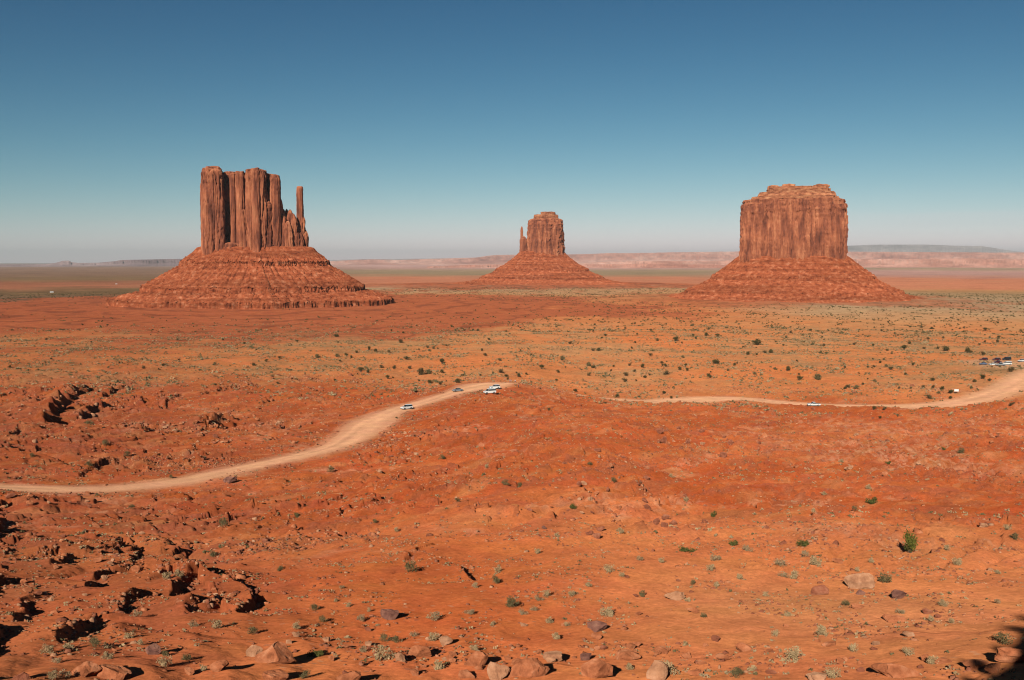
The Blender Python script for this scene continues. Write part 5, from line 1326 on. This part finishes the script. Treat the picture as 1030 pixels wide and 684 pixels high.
# --- people standing past the bend
M_skin = plain_mat('skin', (0.38, 0.22, 0.15), 0.6, var=0.05)
def person(px, y, rz, shirt, trousers, label, arm=0.15):
    x, y_, z, r = put(px, y)
    t = empty('person', (x, y_, z - .02), rz)
    def skin(name, pts, edges, rad, mat, root=0):
        me_ = bpy.data.meshes.new(name); me_.from_pydata(pts, edges, [])
        o = link(name, me_, mat, t); o.modifiers.new('skin', 'SKIN')
        for v, rd in zip(me_.skin_vertices[0].data, rad): v.radius = rd if isinstance(rd, tuple) else (rd, rd)
        me_.skin_vertices[0].data[root].use_root = True
        sub = o.modifiers.new('sub', 'SUBSURF'); sub.levels = 1; sub.render_levels = 1
        return o
    P = [(0, 0, .95), (0, 0, 1.12), (0, .0, 1.38), (0, 0, 1.47), (0, .01, 1.56), (0, .02, 1.66), (-.10, 0, .90), (-.11, .02, .50), (-.12, 0, .08), (-.12, .14, .04), (.10, 0, .90), (.12, .02, .50), (.13, 0, .08), (.13, .14, .04),
         (-.20, 0, 1.40), (-.26, -.02, 1.13), (-.26 - arm * .2, .06, .90), (-.26 - arm * .2, .09, .80), (.20, 0, 1.40), (.26, -.02, 1.13), (.26 + arm, .10, .98), (.26 + arm, .14, .90)]
    E = [(0, 1), (1, 2), (2, 3), (3, 4), (4, 5), (0, 6), (6, 7), (7, 8), (8, 9), (0, 10), (10, 11), (11, 12), (12, 13), (2, 14), (14, 15), (15, 16), (16, 17), (2, 18), (18, 19), (19, 20), (20, 21)]
    R = [(.15, .10), (.14, .10), (.16, .11), .055, .085, .095, .085, .058, .042, .035, .085, .058, .042, .035, .055, .042, .033, .03, .055, .042, .033, .03]
    skin('body', P, E, R, M_skin)
    skin('shirt', [P[k] for k in (0, 1, 2, 14, 15, 18, 19)], [(0, 1), (1, 2), (2, 3), (3, 4), (2, 5), (5, 6)], [(.17, .12), (.165, .12), (.18, .13), .075, .062, .075, .062], shirt)
    skin('trousers', [P[k] for k in (0, 6, 7, 8, 10, 11, 12)], [(0, 1), (1, 2), (2, 3), (0, 4), (4, 5), (5, 6)], [(.165, .12), .105, .078, .065, .105, .078, .065], trousers)
    b_ = bmesh.new(); bmesh.ops.create_icosphere(b_, subdivisions=2, radius=.115)
    for v in b_.verts: v.co = (v.co.x * .95, v.co.y * 1.05 - .02, v.co.z * .85 + 1.70)
    bput('hair', b_, plain_mat('dark hair', (.03, .02, .015), .6), t)
    tag(t, label, 'person', 'visitors standing past the bend')
M_cloth = {k: plain_mat(k + ' cloth', c, .85, var=.1, wlen=.1) for k, c in {'white': (.7, .7, .68), 'lilac': (.35, .36, .5), 'black': (.03, .03, .035), 'denim': (.07, .09, .16), 'khaki': (.3, .24, .15)}.items()}
person(521.4, 390.2, radians(160), M_cloth['black'], M_cloth['black'], 'person in dark clothes standing alone past the bend')
person(513.0, 384.9, radians(200), M_cloth['lilac'], M_cloth['denim'], 'person in a pale lilac top, leftmost of the three past the bend')
person(514.6, 385.0, radians(80), M_cloth['lilac'], M_cloth['khaki'], 'person in a lilac top and khaki trousers, middle of the three past the bend')
person(518.2, 384.9, radians(190), M_cloth['white'], M_cloth['denim'], 'person in a white top, rightmost of the three past the bend')

# --- notice board by the road, far houses, dead branch
x, y_, z, r = put(962, 396)
t = empty('roadside_sign', (x, y_, z), radians(-12)); tag(t, 'small white board on two posts above the road at far right', 'sign')
bput('board', box(-1.0, 1.0, -.04, .04, 1.1, 2.2), M_white, t)
for s in (-.8, .8): bput('post', box(s - .05, s + .05, .045, .145, -.3, 2.1), M_bark, t)
M_wall = plain_mat('white painted wall', (.75, .74, .70), .8, var=.04, wlen=2); M_roof = plain_mat('pale metal roof', (.6, .6, .6), .5, var=.06, wlen=1)
def house(px, y, sz, label):
    a, tdep = ray(px, y); rr_ = 74.5 / tdep; x, y_ = rr_ * sin(a), rr_ * cos(a)
    i = int(np.argmin(np.abs(RR - rr_))); z = float(GZ[i, int((a - ain[0]) / (ain[1] - ain[0]))])
    t = empty('white_house', (x, y_, z - .1), -a + .2); t.scale = (sz,) * 3; tag(t, label, 'house', 'white houses on the far plain')
    bput('wall', box(-6, 6, -4, 4, 0, 3, 0), M_wall, t)
    b_ = bmesh.new(); vs_ = [b_.verts.new(c) for c in ((-6.5, -4.6, 3.0), (6.5, -4.6, 3.0), (6.5, 4.6, 3.0), (-6.5, 4.6, 3.0), (-6.5, 0, 5), (6.5, 0, 5))]
    for f in ((0, 1, 5, 4), (2, 3, 4, 5), (0, 4, 3), (1, 2, 5), (0, 3, 2, 1)): b_.faces.new([vs_[i] for i in f])
    bmesh.ops.recalc_face_normals(b_, faces=b_.faces); bput('roof', b_, M_roof, t)
    bput('door', box(-.5, .5, -4.06, -4.01, .05, 2.1, 0), M_dark, t)
    for s in (-3.6, 3.0): bput('window', box(s - .7, s + .7, -4.06, -4.01, 1.0, 2.2, 0), M_glass, t)
house(52, 293, .62, 'white house alone on the dark plain at far left')
house(117, 284.5, .5, 'tiny white house on the plain just left of the left butte')
x, y_, z, r = put(906, 563)
bw_ = []
for k, (p, q, w0, w1) in enumerate([((-.5, 0, .1), (.2, .05, .35), .07, .05), ((.2, .05, .35), (.8, -.1, .85), .05, .02), ((.1, .04, .3), (.5, .3, .2), .04, .02), ((-.5, 0, .1), (-.9, .2, .3), .05, .02)]):
    p, q = np.array(p), np.array(q); d = q - p; s = np.cross(d, [.2, .1, 1]); s /= np.linalg.norm(s); u = np.cross(d, s); u /= np.linalg.norm(u)
    V_ = [pp + (s * cos(c * pi / 3) + u * sin(c * pi / 3)) * ww for pp, ww in ((p, w0), (q, w1)) for c in range(6)]
    bw_.append((np.array(V_), np.array([[c, (c + 1) % 6, 6 + (c + 1) % 6, 6 + c] for c in range(6)])))
V_, F_ = bw_[0]
for v, f in bw_[1:]: F_ = np.vstack([F_, f + len(V_)]); V_ = np.vstack([V_, v])
o = link('dead_branch', new_mesh('dead_branch', V_, F_), plain_mat('bleached wood', (.55, .47, .38), .8, var=.15, wlen=.2)); o.location = (x, y_, z); o.scale = (.55,) * 3
tag(o, 'bleached dead branch on the sand below the small green juniper', 'branch')
finish_labels()
